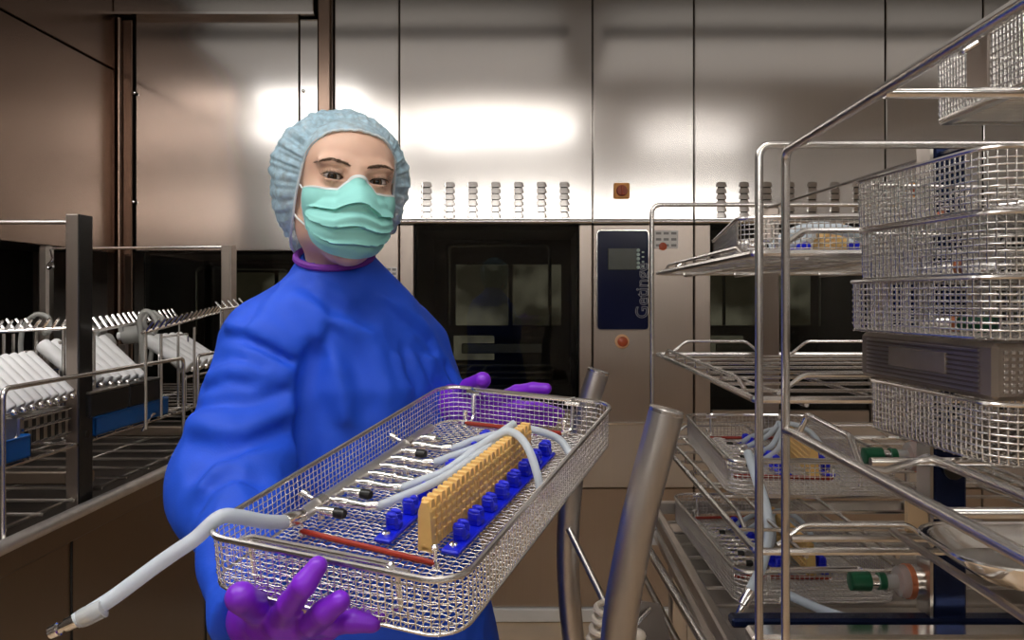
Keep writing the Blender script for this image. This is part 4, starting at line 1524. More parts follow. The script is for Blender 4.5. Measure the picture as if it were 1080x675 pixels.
# ------------------------------------------------------------------ the woman
def surface_nets(fn, lo, hi, h):
    lo, hi = np.array(lo, float), np.array(hi, float)
    n = np.ceil((hi - lo) / h).astype(int) + 1
    ax = [lo[i] + np.arange(n[i]) * h for i in range(3)]
    # coarse pass first, then the fine values only near the surface
    K = 4
    nc = (n - 1) // K + 2
    cx = [lo[i] + (np.arange(nc[i]) + .5) * K * h for i in range(3)]
    C = fn(np.stack(np.meshgrid(*cx, indexing='ij'), -1).astype(np.float32)).astype(np.float32)
    V = C.repeat(K, 0).repeat(K, 1).repeat(K, 2)[:n[0], :n[1], :n[2]].copy()
    nb = (np.abs(C) < K * h * 1.9 + .012).repeat(K, 0).repeat(K, 1).repeat(K, 2)[:n[0], :n[1], :n[2]]
    ii = np.argwhere(nb)
    vals = np.empty(len(ii), np.float32)
    for k in range(0, len(ii), 400000):
        q = ii[k:k + 400000]
        vals[k:k + 400000] = fn((lo + q * h).astype(np.float32))
    V[nb] = vals
    del nb, ii, vals
    S = V < 0
    nx, ny, nz = V.shape
    sl = lambda a, d: a[d[0]:nx - 1 + d[0], d[1]:ny - 1 + d[1], d[2]:nz - 1 + d[2]]
    cs = [(i, j, k) for i in (0, 1) for j in (0, 1) for k in (0, 1)]
    anyn = np.zeros((nx - 1, ny - 1, nz - 1), bool)
    alln = np.ones_like(anyn)
    for c in cs:
        q = sl(S, c)
        anyn |= q
        alln &= q
    mask = anyn & ~alln
    I = np.argwhere(mask)
    pos = np.zeros((len(I), 3))
    cnt = np.zeros(len(I))
    for c in cs:
        for a in range(3):
            if c[a]:
                continue
            d = list(c)
            d[a] = 1
            va = V[I[:, 0] + c[0], I[:, 1] + c[1], I[:, 2] + c[2]]
            vb = V[I[:, 0] + d[0], I[:, 1] + d[1], I[:, 2] + d[2]]
            m = (va < 0) != (vb < 0)
            t = np.where(m, va / np.where(m, va - vb, 1), 0)
            p = np.array(c, float)[None].repeat(len(I), 0)
            p[:, a] += t
            pos[m] += p[m]
            cnt[m] += 1
    verts = lo + (I + pos / cnt[:, None]) * h
    ids = -np.ones(mask.shape, int)
    ids[mask] = np.arange(len(I))
    faces = []
    for a in range(3):
        b, c = (a + 1) % 3, (a + 2) % 3
        s0 = [slice(None)] * 3
        s1 = [slice(None)] * 3
        s0[a], s1[a] = slice(0, -1), slice(1, None)
        e = np.argwhere(S[tuple(s0)] != S[tuple(s1)])
        sgn = S[tuple(s0)][tuple(e.T)]
        ok = (e[:, b] > 0) & (e[:, c] > 0) & (e[:, b] < V.shape[b] - 1) & (e[:, c] < V.shape[c] - 1)
        e, sgn = e[ok], sgn[ok]
        qs = []
        for (db, dc) in ((1, 1), (0, 1), (0, 0), (1, 0)):
            q = e.copy()
            q[:, b] -= db
            q[:, c] -= dc
            qs.append(ids[tuple(q.T)])
        Q = np.stack(qs, 1)
        Q[~sgn] = Q[~sgn][:, ::-1]
        faces.append(Q)
    Fq = np.concatenate(faces)
    return verts, Fq[(Fq >= 0).all(1)]


def iso_obj(name, fn, lo, hi, h, m, parent=None, xf=None, relax=2, cut=None):
    v, f = surface_nets(fn, lo, hi, h)
    e = np.concatenate([f[:, [i, (i + 1) % 4]] for i in range(4)])
    deg = np.bincount(e.ravel(), minlength=len(v))
    for _ in range(relax):
        acc = np.stack([np.bincount(e[:, 0], v[e[:, 1], k], len(v)) + np.bincount(e[:, 1], v[e[:, 0], k], len(v)) for k in range(3)], 1)
        v = v * .5 + .5 * acc / np.maximum(deg, 1)[:, None]
    if cut is not None:
        keep = cut(v)
        f = f[keep[f].all(1)]
        used = np.unique(f)
        mp = -np.ones(len(v), int)
        mp[used] = np.arange(len(used))
        v, f = v[used], mp[f]
    if xf is not None:
        A = np.array(xf)
        v = v @ A[:3, :3].T + A[:3, 3]
    if parent is not None:
        A = np.array(wmat(parent).inverted())
        v = v @ A[:3, :3].T + A[:3, 3]
    me = bpy.data.meshes.new(name)
    me.vertices.add(len(v))
    me.vertices.foreach_set('co', v.astype(np.float32).ravel())
    me.loops.add(f.size)
    me.loops.foreach_set('vertex_index', f.astype(np.int32).ravel())
    me.polygons.add(len(f))
    me.polygons.foreach_set('loop_start', np.arange(0, f.size, 4, dtype=np.int32))
    me.polygons.foreach_set('use_smooth', np.ones(len(f), bool))
    me.update(calc_edges=True)
    me.validate()
    me.materials.append(M[m])
    o = bpy.data.objects.new(name, me)
    COL.objects.link(o)
    if parent is not None:
        o.parent = parent
    return o


def smin(a, b, k):
    h = np.maximum(k - np.abs(a - b), 0) / k
    return np.minimum(a, b) - h * h * k * .25


def smax(a, b, k):
    return -smin(-a, -b, k)


def cone(p, a, b, ra, rb):
    a, b = np.array(a, np.float32), np.array(b, np.float32)
    d = b - a
    t = np.clip(((p - a) @ d) / max(1e-12, float(d @ d)), 0, 1)
    return np.linalg.norm(p - (a + t[..., None] * d), axis=-1) - (ra + (rb - ra) * t)


def ell(p, c, r):
    c, r = np.array(c, np.float32), np.array(r, np.float32)
    q = (p - c) / r
    k0 = np.linalg.norm(q, axis=-1)
    k1 = np.linalg.norm(q / r, axis=-1)
    return k0 * (k0 - 1) / np.maximum(k1, 1e-6)


def seg_dist(p, pts):
    d = None
    for a, b in zip(pts[:-1], pts[1:]):
        q = cone(p, a, b, 0, 0)
        d = q if d is None else np.minimum(d, q)
    return d


rng = np.random.RandomState(3)
_wv = [(rng.normal(size=3), rng.uniform(0, 6.3)) for _ in range(14)]


def waves(p, f):
    s = 0
    for k, (d, ph) in enumerate(_wv):
        s = s + np.sin((p @ (d / np.linalg.norm(d) * f * (1 + .12 * k)).astype(np.float32)) + ph)
    return s / len(_wv) ** .5


# --- head frame: x to the viewer's right, -y the way the face looks, z up; origin between the ears at eye height
HM = Matrix.Translation((-.2785, 1.152, 1.515)) @ Matrix.Rotation(math.radians(26), 4, 'Z') @ Matrix.Rotation(math.radians(3.6), 4, 'Y') @ Matrix.Rotation(math.radians(3), 4, 'X')
HI = HM.inverted()
hl = lambda w: np.array(HI @ Vector(w))
EYE = .0310
ec = [np.array((s * EYE, -.0745, 0.0)) for s in (-1, 1)]
NECK0 = P(354, 281, 1.185)
nk = hl(NECK0)


def f_face(p):
    d = ell(p, (0, .020, .018), (.0665, .088, .076))
    d = smin(d, ell(p, (0, -.026, -.022), (.0560, .062, .088)), .03)
    d = smin(d, ell(p, (0, -.046, .032), (.054, .038, .040)), .03)
    d = smin(d, ell(p, (0, -.062, -.088), (.030, .026, .028)), .035)
    for s in (-1, 1):
        d = smin(d, ell(p, (s * .038, -.056, -.032), (.020, .024, .022)), .022)
        d = smin(d, ell(p, (s * .028, -.079, .0185), (.024, .010, .0085)), .012)
        d = smin(d, ell(p, (s * .040, -.006, -.066), (.018, .032, .026)), .03)
        # eye socket
        d = smax(d, -ell(p, (s * .0315, -.0975, -.001), (.0190, .0118, .0088)), .010)
    # nose
    d = smin(d, cone(p, (0, -.086, .010), (0, -.102, -.034), .0078, .0090), .014)
    d = smin(d, ell(p, (0, -.100, -.037), (.0120, .0105, .0100)), .008)
    for s in (-1, 1):
        d = smin(d, ell(p, (s * .0125, -.093, -.039), (.0075, .0085, .0065)), .006)
    # lips (under the mask)
    d = smin(d, ell(p, (0, -.092, -.066), (.022, .009, .0055)), .008)
    d = smin(d, ell(p, (0, -.090, -.075), (.019, .009, .0065)), .008)
    # lids: a shell round each eyeball, opened along an almond
    for s, c in zip((-1, 1), ec):
        q = p - c.astype(np.float32)
        sh = np.linalg.norm(q, axis=-1) - .0142
        d = smin(d, sh, .005)
        x = q[..., 0] * s            # positive towards the temple
        u = (x - .0006) / .0150
        e = np.clip(1 - u * u, 0, 1)
        top = .0041 * e ** .75 + .0010 * u - .0003
        bot = -.0037 * e ** .85 + .0010 * u - .0003
        mid, hh = (top + bot) / 2, (top - bot) / 2
        op = np.abs(q[..., 2] - mid) - hh
        op = np.maximum(op, np.abs(x - .0006) - .0148)
        op = np.maximum(op, q[..., 1] + .003)
        d = smax(d, -op, .0016)
        d = np.maximum(d, -(np.linalg.norm(q, axis=-1) - .0119))
        # crease above the upper lid
    # ears
    for s in (-1, 1):
        d = smin(d, ell(p, (s * .077, .012, -.018), (.008, .018, .030)), .008)
    return d


def f_head(p):
    d = f_face(p)
    d = smin(d, cone(p, (0, .022, -.050), nk, .048, .0425), .035)
    return d


# --- the skeleton in world coordinates
RS, LS = np.array(P(284, 368, 1.135)), np.array(P(424, 372, 1.30))
RE, LE = np.array(P(247, 508, 1.055)), np.array(P(455, 476, 1.375))
RW, LW = np.array(P(270, 648, .815)), np.array(P(474, 428, 1.235))
FA = math.radians(40)
SU = np.array((math.cos(FA), math.sin(FA), 0), np.float32)          # along the shoulder line
SF = np.array((math.sin(FA), -math.cos(FA), 0), np.float32)         # the way the chest faces
ZK = np.array([.38, .70, .86, 1.00, 1.12, 1.22, 1.30, 1.345, 1.385, 1.42])
AK = np.array([.260, .235, .215, .195, .188, .182, .162, .128, .080, .0505])
BK = np.array([.215, .190, .175, .158, .150, .150, .128, .104, .074, .0500])
NB = np.array(NECK0)
CXK = np.array([-.262, -.268, -.272, -.285, -.297, -.305, -.307, -.303, -.296, NB[0]])
CYK = np.array([1.26, 1.26, 1.255, 1.245, 1.238, 1.232, 1.225, 1.212, 1.195, NB[1]])


def f_torso(p, off=0.0):
    z = p[..., 2]
    a = np.interp(z, ZK, AK) - off
    b = np.interp(z, ZK, BK) - off
    dx, dy = p[..., 0] - np.interp(z, ZK, CXK), p[..., 1] - np.interp(z, ZK, CYK)
    u = dx * SU[0] + dy * SU[1]
    w = dx * SF[0] + dy * SF[1]
    k = np.sqrt((u / a) ** 2 + (w / b) ** 2)
    return ((k - 1) * np.minimum(a, b) * .9).astype(np.float32)


def bend(a, b, c, r0, r1, r2, p, k=.03):
    return smin(cone(p, a, b, r0, r1), cone(p, b, c, r1, r2), k)


def f_gown0(p):
    """the gown without its folds"""
    d = f_torso(p)

    def sleeve(S_, E_, W_, r0, r1, r2):
        ax = ((W_ - E_) / np.linalg.norm(W_ - E_)).astype(np.float32)
        lo = np.maximum(cone(p, E_, W_, r1, r2), (p - W_.astype(np.float32)) @ ax - .004)
        return smin(cone(p, S_, E_, r0, r1), lo, .05)
    d = smin(d, sleeve(RS, RE, RW, .070, .074, .043), .022)
    d = smin(d, sleeve(LS, LE, LW, .071, .068, .044), .035)
    return d


CREASE = []


def crease(pix, amp, sig):
    """a fold on the gown, laid where the sight line through each picture point meets the cloth"""
    ys = np.linspace(.80, 1.55, 376)
    out = []
    q = []
    for k in range(len(pix) - 1):
        for t in np.linspace(0, 1, 5)[:-1]:
            q.append((pix[k][0] * (1 - t) + pix[k + 1][0] * t, pix[k][1] * (1 - t) + pix[k + 1][1] * t))
    q.append(pix[-1])
    for (x, y) in q:
        ray = np.stack([(x - CX) / F * ys, ys, CH + (CY - y) / F * ys], -1).astype(np.float32)
        hit = np.argmax(f_gown0(ray) < 0)
        if hit:
            out.append(ray[hit])
    if len(out) > 1:
        CREASE.append((out, amp * 1.45, sig))


# grooves (positive) and ridges (negative)
crease([(234, 354), (258, 357), (287, 370), (306, 381)], .011, .006)
crease([(240, 343), (262, 347), (292, 360), (312, 372)], -.005, .012)
crease([(329, 378), (324, 405), (322, 440), (322, 490), (318, 530)], .026, .014)
crease([(312, 392), (308, 430), (308, 470)], -.006, .016)
crease([(196, 446), (225, 452), (258, 455), (306, 434)], -.009, .013)
crease([(200, 466), (228, 474), (258, 470), (300, 452)], .012, .013)
crease([(206, 430), (236, 424), (262, 425), (300, 412)], .007, .009)
crease([(214, 512), (232, 488), (262, 480), (304, 482)], -.008, .012)
crease([(206, 500), (222, 484), (244, 478)], .012, .012)
crease([(208, 530), (222, 512), (244, 502), (272, 506)], .011, .011)
crease([(262, 530), (250, 512), (256, 498)], -.005, .009)
crease([(216, 560), (232, 545), (252, 538), (280, 535)], -.006, .011)
crease([(224, 585), (246, 570), (270, 562)], .009, .010)
crease([(226, 606), (250, 600), (280, 600)], .006, .008)
crease([(216, 398), (240, 388), (270, 392), (300, 398)], -.005, .010)
crease([(214, 412), (240, 402), (262, 405)], .006, .008)
crease([(228, 376), (250, 378), (276, 388)], .004, .007)
crease([(278, 346), (296, 352), (318, 370)], -.006, .009)
crease([(322, 300), (336, 312), (352, 323), (390, 336)], .008, .013)
crease([(316, 318), (336, 332), (362, 342), (392, 352)], -.006, .016)
crease([(392, 318), (416, 334), (440, 350), (452, 362)], .007, .011)
crease([(406, 312), (430, 328), (446, 342)], -.004, .010)
crease([(430, 362), (440, 368), (456, 372)], .006, .006)
crease([(428, 372), (432, 390), (440, 408)], .007, .007)
crease([(420, 378), (424, 398), (430, 412)], -.004, .007)
crease([(445, 378), (452, 396), (462, 412)], .006, .007)
crease([(336, 352), (356, 392), (366, 440)], -.005, .018)
crease([(356, 352), (376, 386), (388, 430)], .006, .016)
crease([(350, 318), (346, 350), (338, 372)], .005, .010)
crease([(400, 372), (408, 404), (410, 440)], -.005, .014)
crease([(340, 292), (356, 300), (378, 306)], .004, .007)
crease([(300, 296), (290, 318), (284, 338)], -.004, .012)
crease([(270, 318), (262, 336), (254, 350)], .004, .008)
crease([(470, 386), (478, 402), (482, 414)], .005, .006)
crease([(340, 430), (352, 452), (372, 466)], .006, .010)


def f_gown(p):
    d = f_gown0(p)
    near = np.abs(d) < .05
    q = p[near]
    st = np.array((1, 1, .6), np.float32)
    dd = waves(q, 26) * .0014 + np.abs(waves(q * st, 24)) * .0042 - .0028 + np.abs(waves(q * st + 3, 52)) * .0016
    for pts, amp, sig in CREASE:
        s = seg_dist(q, pts)
        dd = dd + amp * np.exp(-(s / sig) ** 1.35)
    d[near] += dd
    # neckline, sleeve ends and hem
    up = np.array((.05, -.40, 1.0), np.float32)
    up /= np.linalg.norm(up)
    d = smax(d, (p - np.array(P(354, 281, 1.13), np.float32)) @ up, .006)
    d = np.maximum(d, -cone(p, NB - np.array((0, 0, .10)), NB + np.array((0, -.01, .1)), .043, .043))
    return np.maximum(d, .40 - p[..., 2])


# --- hands: chains of (point, radius) per finger
def hp_(px, py, y):
    return np.array(P(px, py, y))


HAND_R = dict(
    palm=[((272, 648, .810), (286, 652, .735), .023, .022), ((286, 652, .735), (300, 656, .690), .020, .014), ((272, 642, .79), (322, 660, .695), .019, .0125),
          ((280, 640, .79), (345, 658, .705), .018, .0115), ((300, 656, .690), (345, 658, .705), .0135, .0115), ((290, 645, .74), (330, 655, .72), .017, .014)],
    fingers=[[((280, 650, .735), .0150), ((270, 641, .690), .0130), ((254, 630, .640), .0126)],
             [((296, 656, .690), .0112), ((306, 637, .650), .0104), ((321, 616, .628), .0096), ((335, 597, .632), .0082)],
             [((322, 662, .694), .0112), ((329, 657, .655), .0106), ((343, 645, .634), .0099), ((358, 634, .632), .0088)],
             [((336, 659, .700), .0108), ((350, 658, .662), .0099), ((372, 655, .648), .0092), ((393, 657, .650), .0080)],
             [((346, 657, .708), .0096), ((366, 652, .690), .0086), ((386, 650, .678), .0080), ((402, 652, .672), .0070)]])
HAND_L = dict(
    palm=[((474, 428, 1.235), (496, 428, 1.185), .025, .022), ((496, 424, 1.185), (528, 424, 1.158), .018, .0125), ((494, 432, 1.19), (524, 436, 1.165), .018, .0120),
          ((492, 436, 1.195), (518, 446, 1.170), .017, .0110), ((490, 428, 1.20), (512, 432, 1.175), .020, .016)],
    fingers=[[((487, 420, 1.195), .0150), ((494, 408, 1.165), .0125), ((509, 401, 1.125), .0120)],
             [((528, 421, 1.158), .0110), ((545, 413, 1.138), .0098), ((562, 410, 1.122), .0092), ((576, 410, 1.110), .0082)],
             [((524, 433, 1.164), .0112), ((547, 430, 1.136), .0100), ((568, 431, 1.112), .0094), ((590, 436, 1.094), .0082)],
             [((520, 441, 1.168), .0108), ((542, 441, 1.140), .0098), ((562, 442, 1.118), .0090), ((582, 445, 1.102), .0080)],
             [((514, 449, 1.172), .0098), ((534, 452, 1.148), .0086), ((550, 454, 1.130), .0080), ((564, 455, 1.118), .0070)]])


def f_hand(p, H, wrist, elbow, off=0.0):
    d = None
    for a, b, ra, rb in H['palm']:
        c = cone(p, hp_(*a), hp_(*b), ra - off, rb - off)
        d = c if d is None else smin(d, c, .012)
    for ch in H['fingers']:
        g = None
        for (a, ra), (b, rb) in zip(ch[:-1], ch[1:]):
            c = cone(p, hp_(*a), hp_(*b), ra - off, rb - off)
            g = c if g is None else smin(g, c, .003)
        d = smin(d, g, .0055)
    ax = (elbow - wrist) / np.linalg.norm(elbow - wrist)
    d = smin(d, cone(p, wrist - ax * .01, wrist + ax * .07, .027 - off, .032 - off), .02)
    return d


def f_body(p):
    d = f_torso(p, .030)
    # shoulders and arms inside the sleeves
    d = smin(d, bend(RS, RE, RW, .050, .042, .027, p, .03), .04)
    d = smin(d, bend(LS, LE, LW, .046, .042, .027, p, .03), .04)
    d = np.maximum(d, .60 - p[..., 2])
    d = np.maximum(d, (p[..., 2] - 1.385))
    d = smin(d, cone(p, NB - np.array((0, -.01, .10)), NB + np.array((0, 0, -.01)), .048, .040), .03)
    c = np.array((-.262, 1.26, 0))
    for s in (-1, 1):
        hip = c + np.array(SU) * s * .085 + np.array((0, 0, .78))
        kn = c + np.array(SU) * s * .095 + np.array(SF) * .015 + np.array((0, 0, .44))
        an = c + np.array(SU) * s * .105 + np.array((0, 0, .085))
        toe = an + np.array(SF) * .13 + np.array((0, 0, -.045))
        d = smin(d, bend(hip, kn, an, .085, .055, .036, p, .03), .05)
        d = smin(d, cone(p, an + np.array((0, 0, -.03)), toe, .040, .030), .02)
    d = np.minimum(d, f_hand(p, HAND_R, RW, RE, .0022))
    d = np.minimum(d, f_hand(p, HAND_L, LW, LE, .0022))
    return np.maximum(d, .006 - p[..., 2])


# build: the head finely, the rest of the body coarser, joined as one surface under the collar
person = iso_obj('person', f_head, (-.10, -.135, -.20), (.10, .125, .135), .0019, 'skin', None, HM, relax=1)
low = iso_obj('body_low', f_body, (-.62, .58, -.01), (.06, 1.58, 1.46), .0075, 'skin', None)
import bmesh
bm = bmesh.new()
bm.from_mesh(person.data)
bm.from_mesh(low.data)
bm.to_mesh(person.data)
bm.free()
bpy.data.objects.remove(low)
foot = Vector((-.262, 1.26, 0))
person.data.transform(Matrix.Translation(-foot))
person.matrix_basis = Matrix.Translation(foot)
person.data.polygons.foreach_set('use_smooth', [True] * len(person.data.polygons))
tag(person, 'person in blue gown, mint face mask and pale blue cap holding out a wire basket', 'person')

gown = iso_obj('surgical_gown', f_gown, (-.62, .72, .38), (.08, 1.62, 1.44), .0040, 'gown', person, relax=1)
iso_obj('glove', lambda p: np.maximum(f_hand(p, HAND_R, RW, RE), (p - RW.astype(np.float32)) @ ((RE - RW) / np.linalg.norm(RE - RW)).astype(np.float32) - .055), (-.36, .60, 1.00), (-.10, .88, 1.15), .0021, 'glove', person, relax=2)
iso_obj('glove', lambda p: np.maximum(f_hand(p, HAND_L, LW, LE), (p - LW.astype(np.float32)) @ ((LE - LW) / np.linalg.norm(LE - LW)).astype(np.float32) - .055), (-.20, 1.05, 1.10), (.06, 1.33, 1.27), .0021, 'glove', person, relax=2)
# purple band inside the neckline
nrm = Vector((.05, -.40, 1.0)).normalized()
u_ = nrm.orthogonal().normalized()
w_ = nrm.cross(u_)
cc = Vector(P(354, 281, 1.13)) + Vector((.0, .045, .014))
cc = Vector((NB[0], NB[1], 0)) + Vector((0, -.006, 0))
cc.z = P(354, 281, 1.13).z - ((cc.x - P(354, 281, 1.13).x) * nrm.x + (cc.y - 1.13) * nrm.y) / nrm.z
ring = []
for k in range(48):
    a = 2 * PI * k / 48
    dr = u_ * math.cos(a) + w_ * math.sin(a)
    rs_ = np.linspace(.045, .12, 76)
    q = np.array([cc + dr * float(r) - nrm * .004 for r in rs_], np.float32)
    ins = np.argwhere(f_gown0(q) < 0)
    rad = float(rs_[ins[-1][0]]) if len(ins) else .058
    ring.append((rad, dr))
rads = [sum(ring[(k + m_) % 48][0] for m_ in range(-3, 4)) / 7 for k in range(48)]
ring = [cc + d_ * (r - .0030) + nrm * .0002 for r, (_, d_) in zip(rads, ring)]
b = MB().tube(ring, .0052, 8, closed=True)
b.build('collar_band', 'gown_inside', person, world=True, label='purple collar band')
# trousers and clogs, below the frame of the picture
c0 = np.array((-.262, 1.26, 0))


def f_tr(p):
    d = None
    for s in (-1, 1):
        hip = c0 + np.array(SU) * s * .085 + np.array((0, 0, .78))
        kn = c0 + np.array(SU) * s * .095 + np.array(SF) * .015 + np.array((0, 0, .44))
        an = c0 + np.array(SU) * s * .105 + np.array((0, 0, .085))
        q = bend(hip, kn, an, .094, .068, .056, p, .03)
        d = q if d is None else smin(d, q, .02)
    return np.maximum(np.maximum(d, .07 - p[..., 2]), p[..., 2] - .70)


iso_obj('trousers', f_tr, (-.50, 1.02, .05), (.0, 1.48, .72), .011, 'trousers', person)
for s in (-1, 1):
    an = c0 + np.array(SU) * s * .105 + np.array((0, 0, .085))
    toe = an + np.array(SF) * .13 + np.array((0, 0, -.045))
    mn = np.minimum(an, toe) - .08
    mx = np.maximum(an, toe) + .08
    mn[2] = -.01
    iso_obj('clog', lambda p: np.maximum(np.maximum(cone(p, an + np.array((0, 0, -.03)), toe, .050, .040), -p[..., 2] + .001), p[..., 2] - .085), mn, mx, .006, 'shoe', person)

# --- eyes, lashes, brows
cam = Vector((0, 0, CH))
for s, c in zip((-1, 1), ec):
    wc = HM @ Vector(c)
    gz = (cam - wc).normalized()
    yv = -gz
    xv = Vector((0, 0, 1)).cross(yv).normalized() * -1
    xv = yv.cross(Vector((0, 0, 1))).normalized()
    zv = xv.cross(yv).normalized()
    R = Matrix((xv, yv, zv)).transposed().to_4x4()
    e = MB().ball((0, 0, 0), .0118, 32)
    e.ball((0, -.0046, 0), (.0074, .0078, .0074), 24)
    o = e.build('eye', 'eye', person, ang=None)
    o.matrix_basis = wmat(person).inverted() @ Matrix.Translation(wc) @ R

    def lid(u, up, r=.0146):
        x = s * (u * .0150 + .0006)
        ee = max(0, 1 - u * u)
        z = (.0041 * ee ** .75 if up else -.0037 * ee ** .85) + .0010 * u - .0003
        y = -math.sqrt(max(1e-8, r * r - x * x - z * z))
        return HM @ (Vector(c) + Vector((x, y, z)))
    up = [lid(-.98 + 1.96 * k / 20, True) for k in range(21)]
    rad = [.00045 + .00085 * math.sin(PI * min(1, (k + 3) / 22)) for k in range(21)]
    b = MB().tube(up, rad, 6)
    for k in range(2, 21):
        q = up[k]
        out = (q - wc).normalized()
        d = (HM.to_3x3() @ Vector((s * (k - 9) * .05, -.65, .75))).normalized()
        ln = .0045 + .0022 * k / 20
        b.tube([q, q + d * ln * .55, q + d * ln + HM.to_3x3() @ Vector((0, 0, ln * .25))], [.00028, .0002, .00006], 4)
    b.build('eyelash', 'hair', person, world=True)
    lo_ = [lid(-.9 + 1.8 * k / 16, False, .0144) for k in range(17)]
    MB().tube(lo_, .00028, 5).build('lower_lash_line', 'hair', person, world=True)
    # brow: short hairs laid along an arch on the skin
    b = MB()
    rr = random.Random(11 + s)

    def skin_pt(x, z):
        lo_y, hi_y = -.13, -.02
        for _ in range(26):
            m_ = (lo_y + hi_y) / 2
            if f_face(np.array([[x, m_, z]], np.float32))[0] > 0:
                lo_y = m_
            else:
                hi_y = m_
        return Vector((x, hi_y, z))
    for k in range(150):
        f_ = rr.random()
        x = .0105 + .0400 * f_
        zc = .0155 + .0062 * math.sin(min(1, f_ * 1.35) * PI * .52) - .0045 * max(0, f_ - .62) / .38
        th = .0027 * (1 - .72 * f_ ** 1.5) * (.55 + .45 * min(1, f_ * 6))
        z = zc + (rr.random() - .5) * 2 * th
        dx = .0030 + .0030 * rr.random()
        dz = (.0024 if f_ < .3 else .0008) * (1 - f_ * 1.6) * (1 if z < zc else .4)
        p0, p1 = skin_pt(s * x, z), skin_pt(s * (x + dx), z + dz)
        p0.y -= .0003
        p1.y -= .0009
        b.tube([HM @ p0, HM @ ((p0 + p1) / 2 + Vector((0, -.0005, 0))), HM @ p1], [.00026, .00024, .00008], 4)
    b.build('eyebrow', 'brow', person, world=True)

# --- hair gathered under the cap
def f_hair(p):
    d = np.minimum(ell(p, (0, .026, .018), (.0715, .089, .0785)), smin(ell(p, (0, .085, -.02), (.05, .030, .045)), ell(p, (0, .062, -.050), (.056, .035, .036)), .03))
    return np.maximum(d, -ell(p, (0, -.072, .004), (.066, .080, .070)))


hair = iso_obj('hair', f_hair, (-.10, -.09, -.12), (.10, .16, .14), .004, 'hair', person, HM)

# --- bouffant cap: from the elastic round the face to the gathered back
capc = Vector((.003, .028, .010))
NPH, NT = 280, 44


CE = spline([(0, -.0780, .0670), (.0385, -.0690, .0595), (.0595, -.0470, .0330), (.0665, -.0310, -.0010), (.0680, -.0100, -.0520), (.0560, .0440, -.1020), (0, .0840, -.1180)], 20)


def cap_edge(a):
    """elastic edge in head coordinates; a = 0 at the top of the forehead, growing towards the viewer's right"""
    a = a % (2 * PI)
    b = a if a <= PI else 2 * PI - a
    f_ = b / PI * (len(CE) - 1)
    i = min(int(f_), len(CE) - 2)
    q = CE[i].lerp(CE[i + 1], f_ - i)
    return Vector((q.x if a <= PI else -q.x, q.y, q.z))


def cap_pt(a, t):
    e = cap_edge(a)
    v = e - capc
    pole = Vector((0, .97, .2)).normalized()
    d0 = v.normalized()
    ang0 = math.acos(max(-1, min(1, d0.dot(pole))))
    ang = ang0 * (1 - t)
    side = (d0 - pole * d0.dot(pole)).normalized()
    d = pole * math.cos(ang) + side * math.sin(ang)
    R = Vector((.0985, .089, .0985 + .034 * max(0, min(1, .4 - d.z * 1.2))))
    r_full = 1 / math.sqrt((d.x / R.x) ** 2 + (d.y / R.y) ** 2 + (d.z / R.z) ** 2)
    puff = 1 - math.exp(-t / .050)
    r = v.length * (1 - puff) + r_full * puff
    pl = (math.sin(a * 31 + 1.3 * math.sin(3 * a)) + .7 * math.sin(a * 53 + 2 * math.sin(5 * a + 1)) + .5 * math.sin(87 * a))
    fade = math.exp(-t * 3.2) * min(1, t * 14)
    r += .0022 * pl * fade
    q = capc + d * r
    n = waves(np.array([[q.x, q.y, q.z]], np.float32), 60)[0] * .0016 + np.abs(waves(np.array([[q.x, q.y, q.z]], np.float32), 110)[0]) * .0018
    q = q + d * float(n) * min(1, t * 8)
    for _ in range(3):
        qq = np.array([[q.x, q.y, q.z]], np.float32)
        dd = float(np.minimum(f_face(qq), f_hair(qq))[0])
        if dd < .003:
            q = q + d * (.0032 - dd)
    return q


vs = [HM @ cap_pt(2 * PI * k / NPH, (j / NT) ** 1.25) for j in range(NT) for k in range(NPH)]
vs.append(HM @ cap_pt(0, 1))
fs = [(j * NPH + k, (j + 1) * NPH + k, (j + 1) * NPH + (k + 1) % NPH, j * NPH + (k + 1) % NPH) for j in range(NT - 1) for k in range(NPH)]
fs += [((NT - 1) * NPH + k, NPH * NT, (NT - 1) * NPH + (k + 1) % NPH) for k in range(NPH)]
cap = MB().add(vs, fs).build('bouffant_cap', 'cap', person, world=True, ang=None)
MB().tube([HM @ (cap_edge(2 * PI * k / 160) + Vector((0, 0, .0006 * math.sin(k * 1.7)))) for k in range(160)], .0019, 6, closed=True).build('cap_elastic', 'cap_edge', cap, world=True)

# --- pleated mask
NU, NV = 72, 64
PHM = math.radians(59.5)


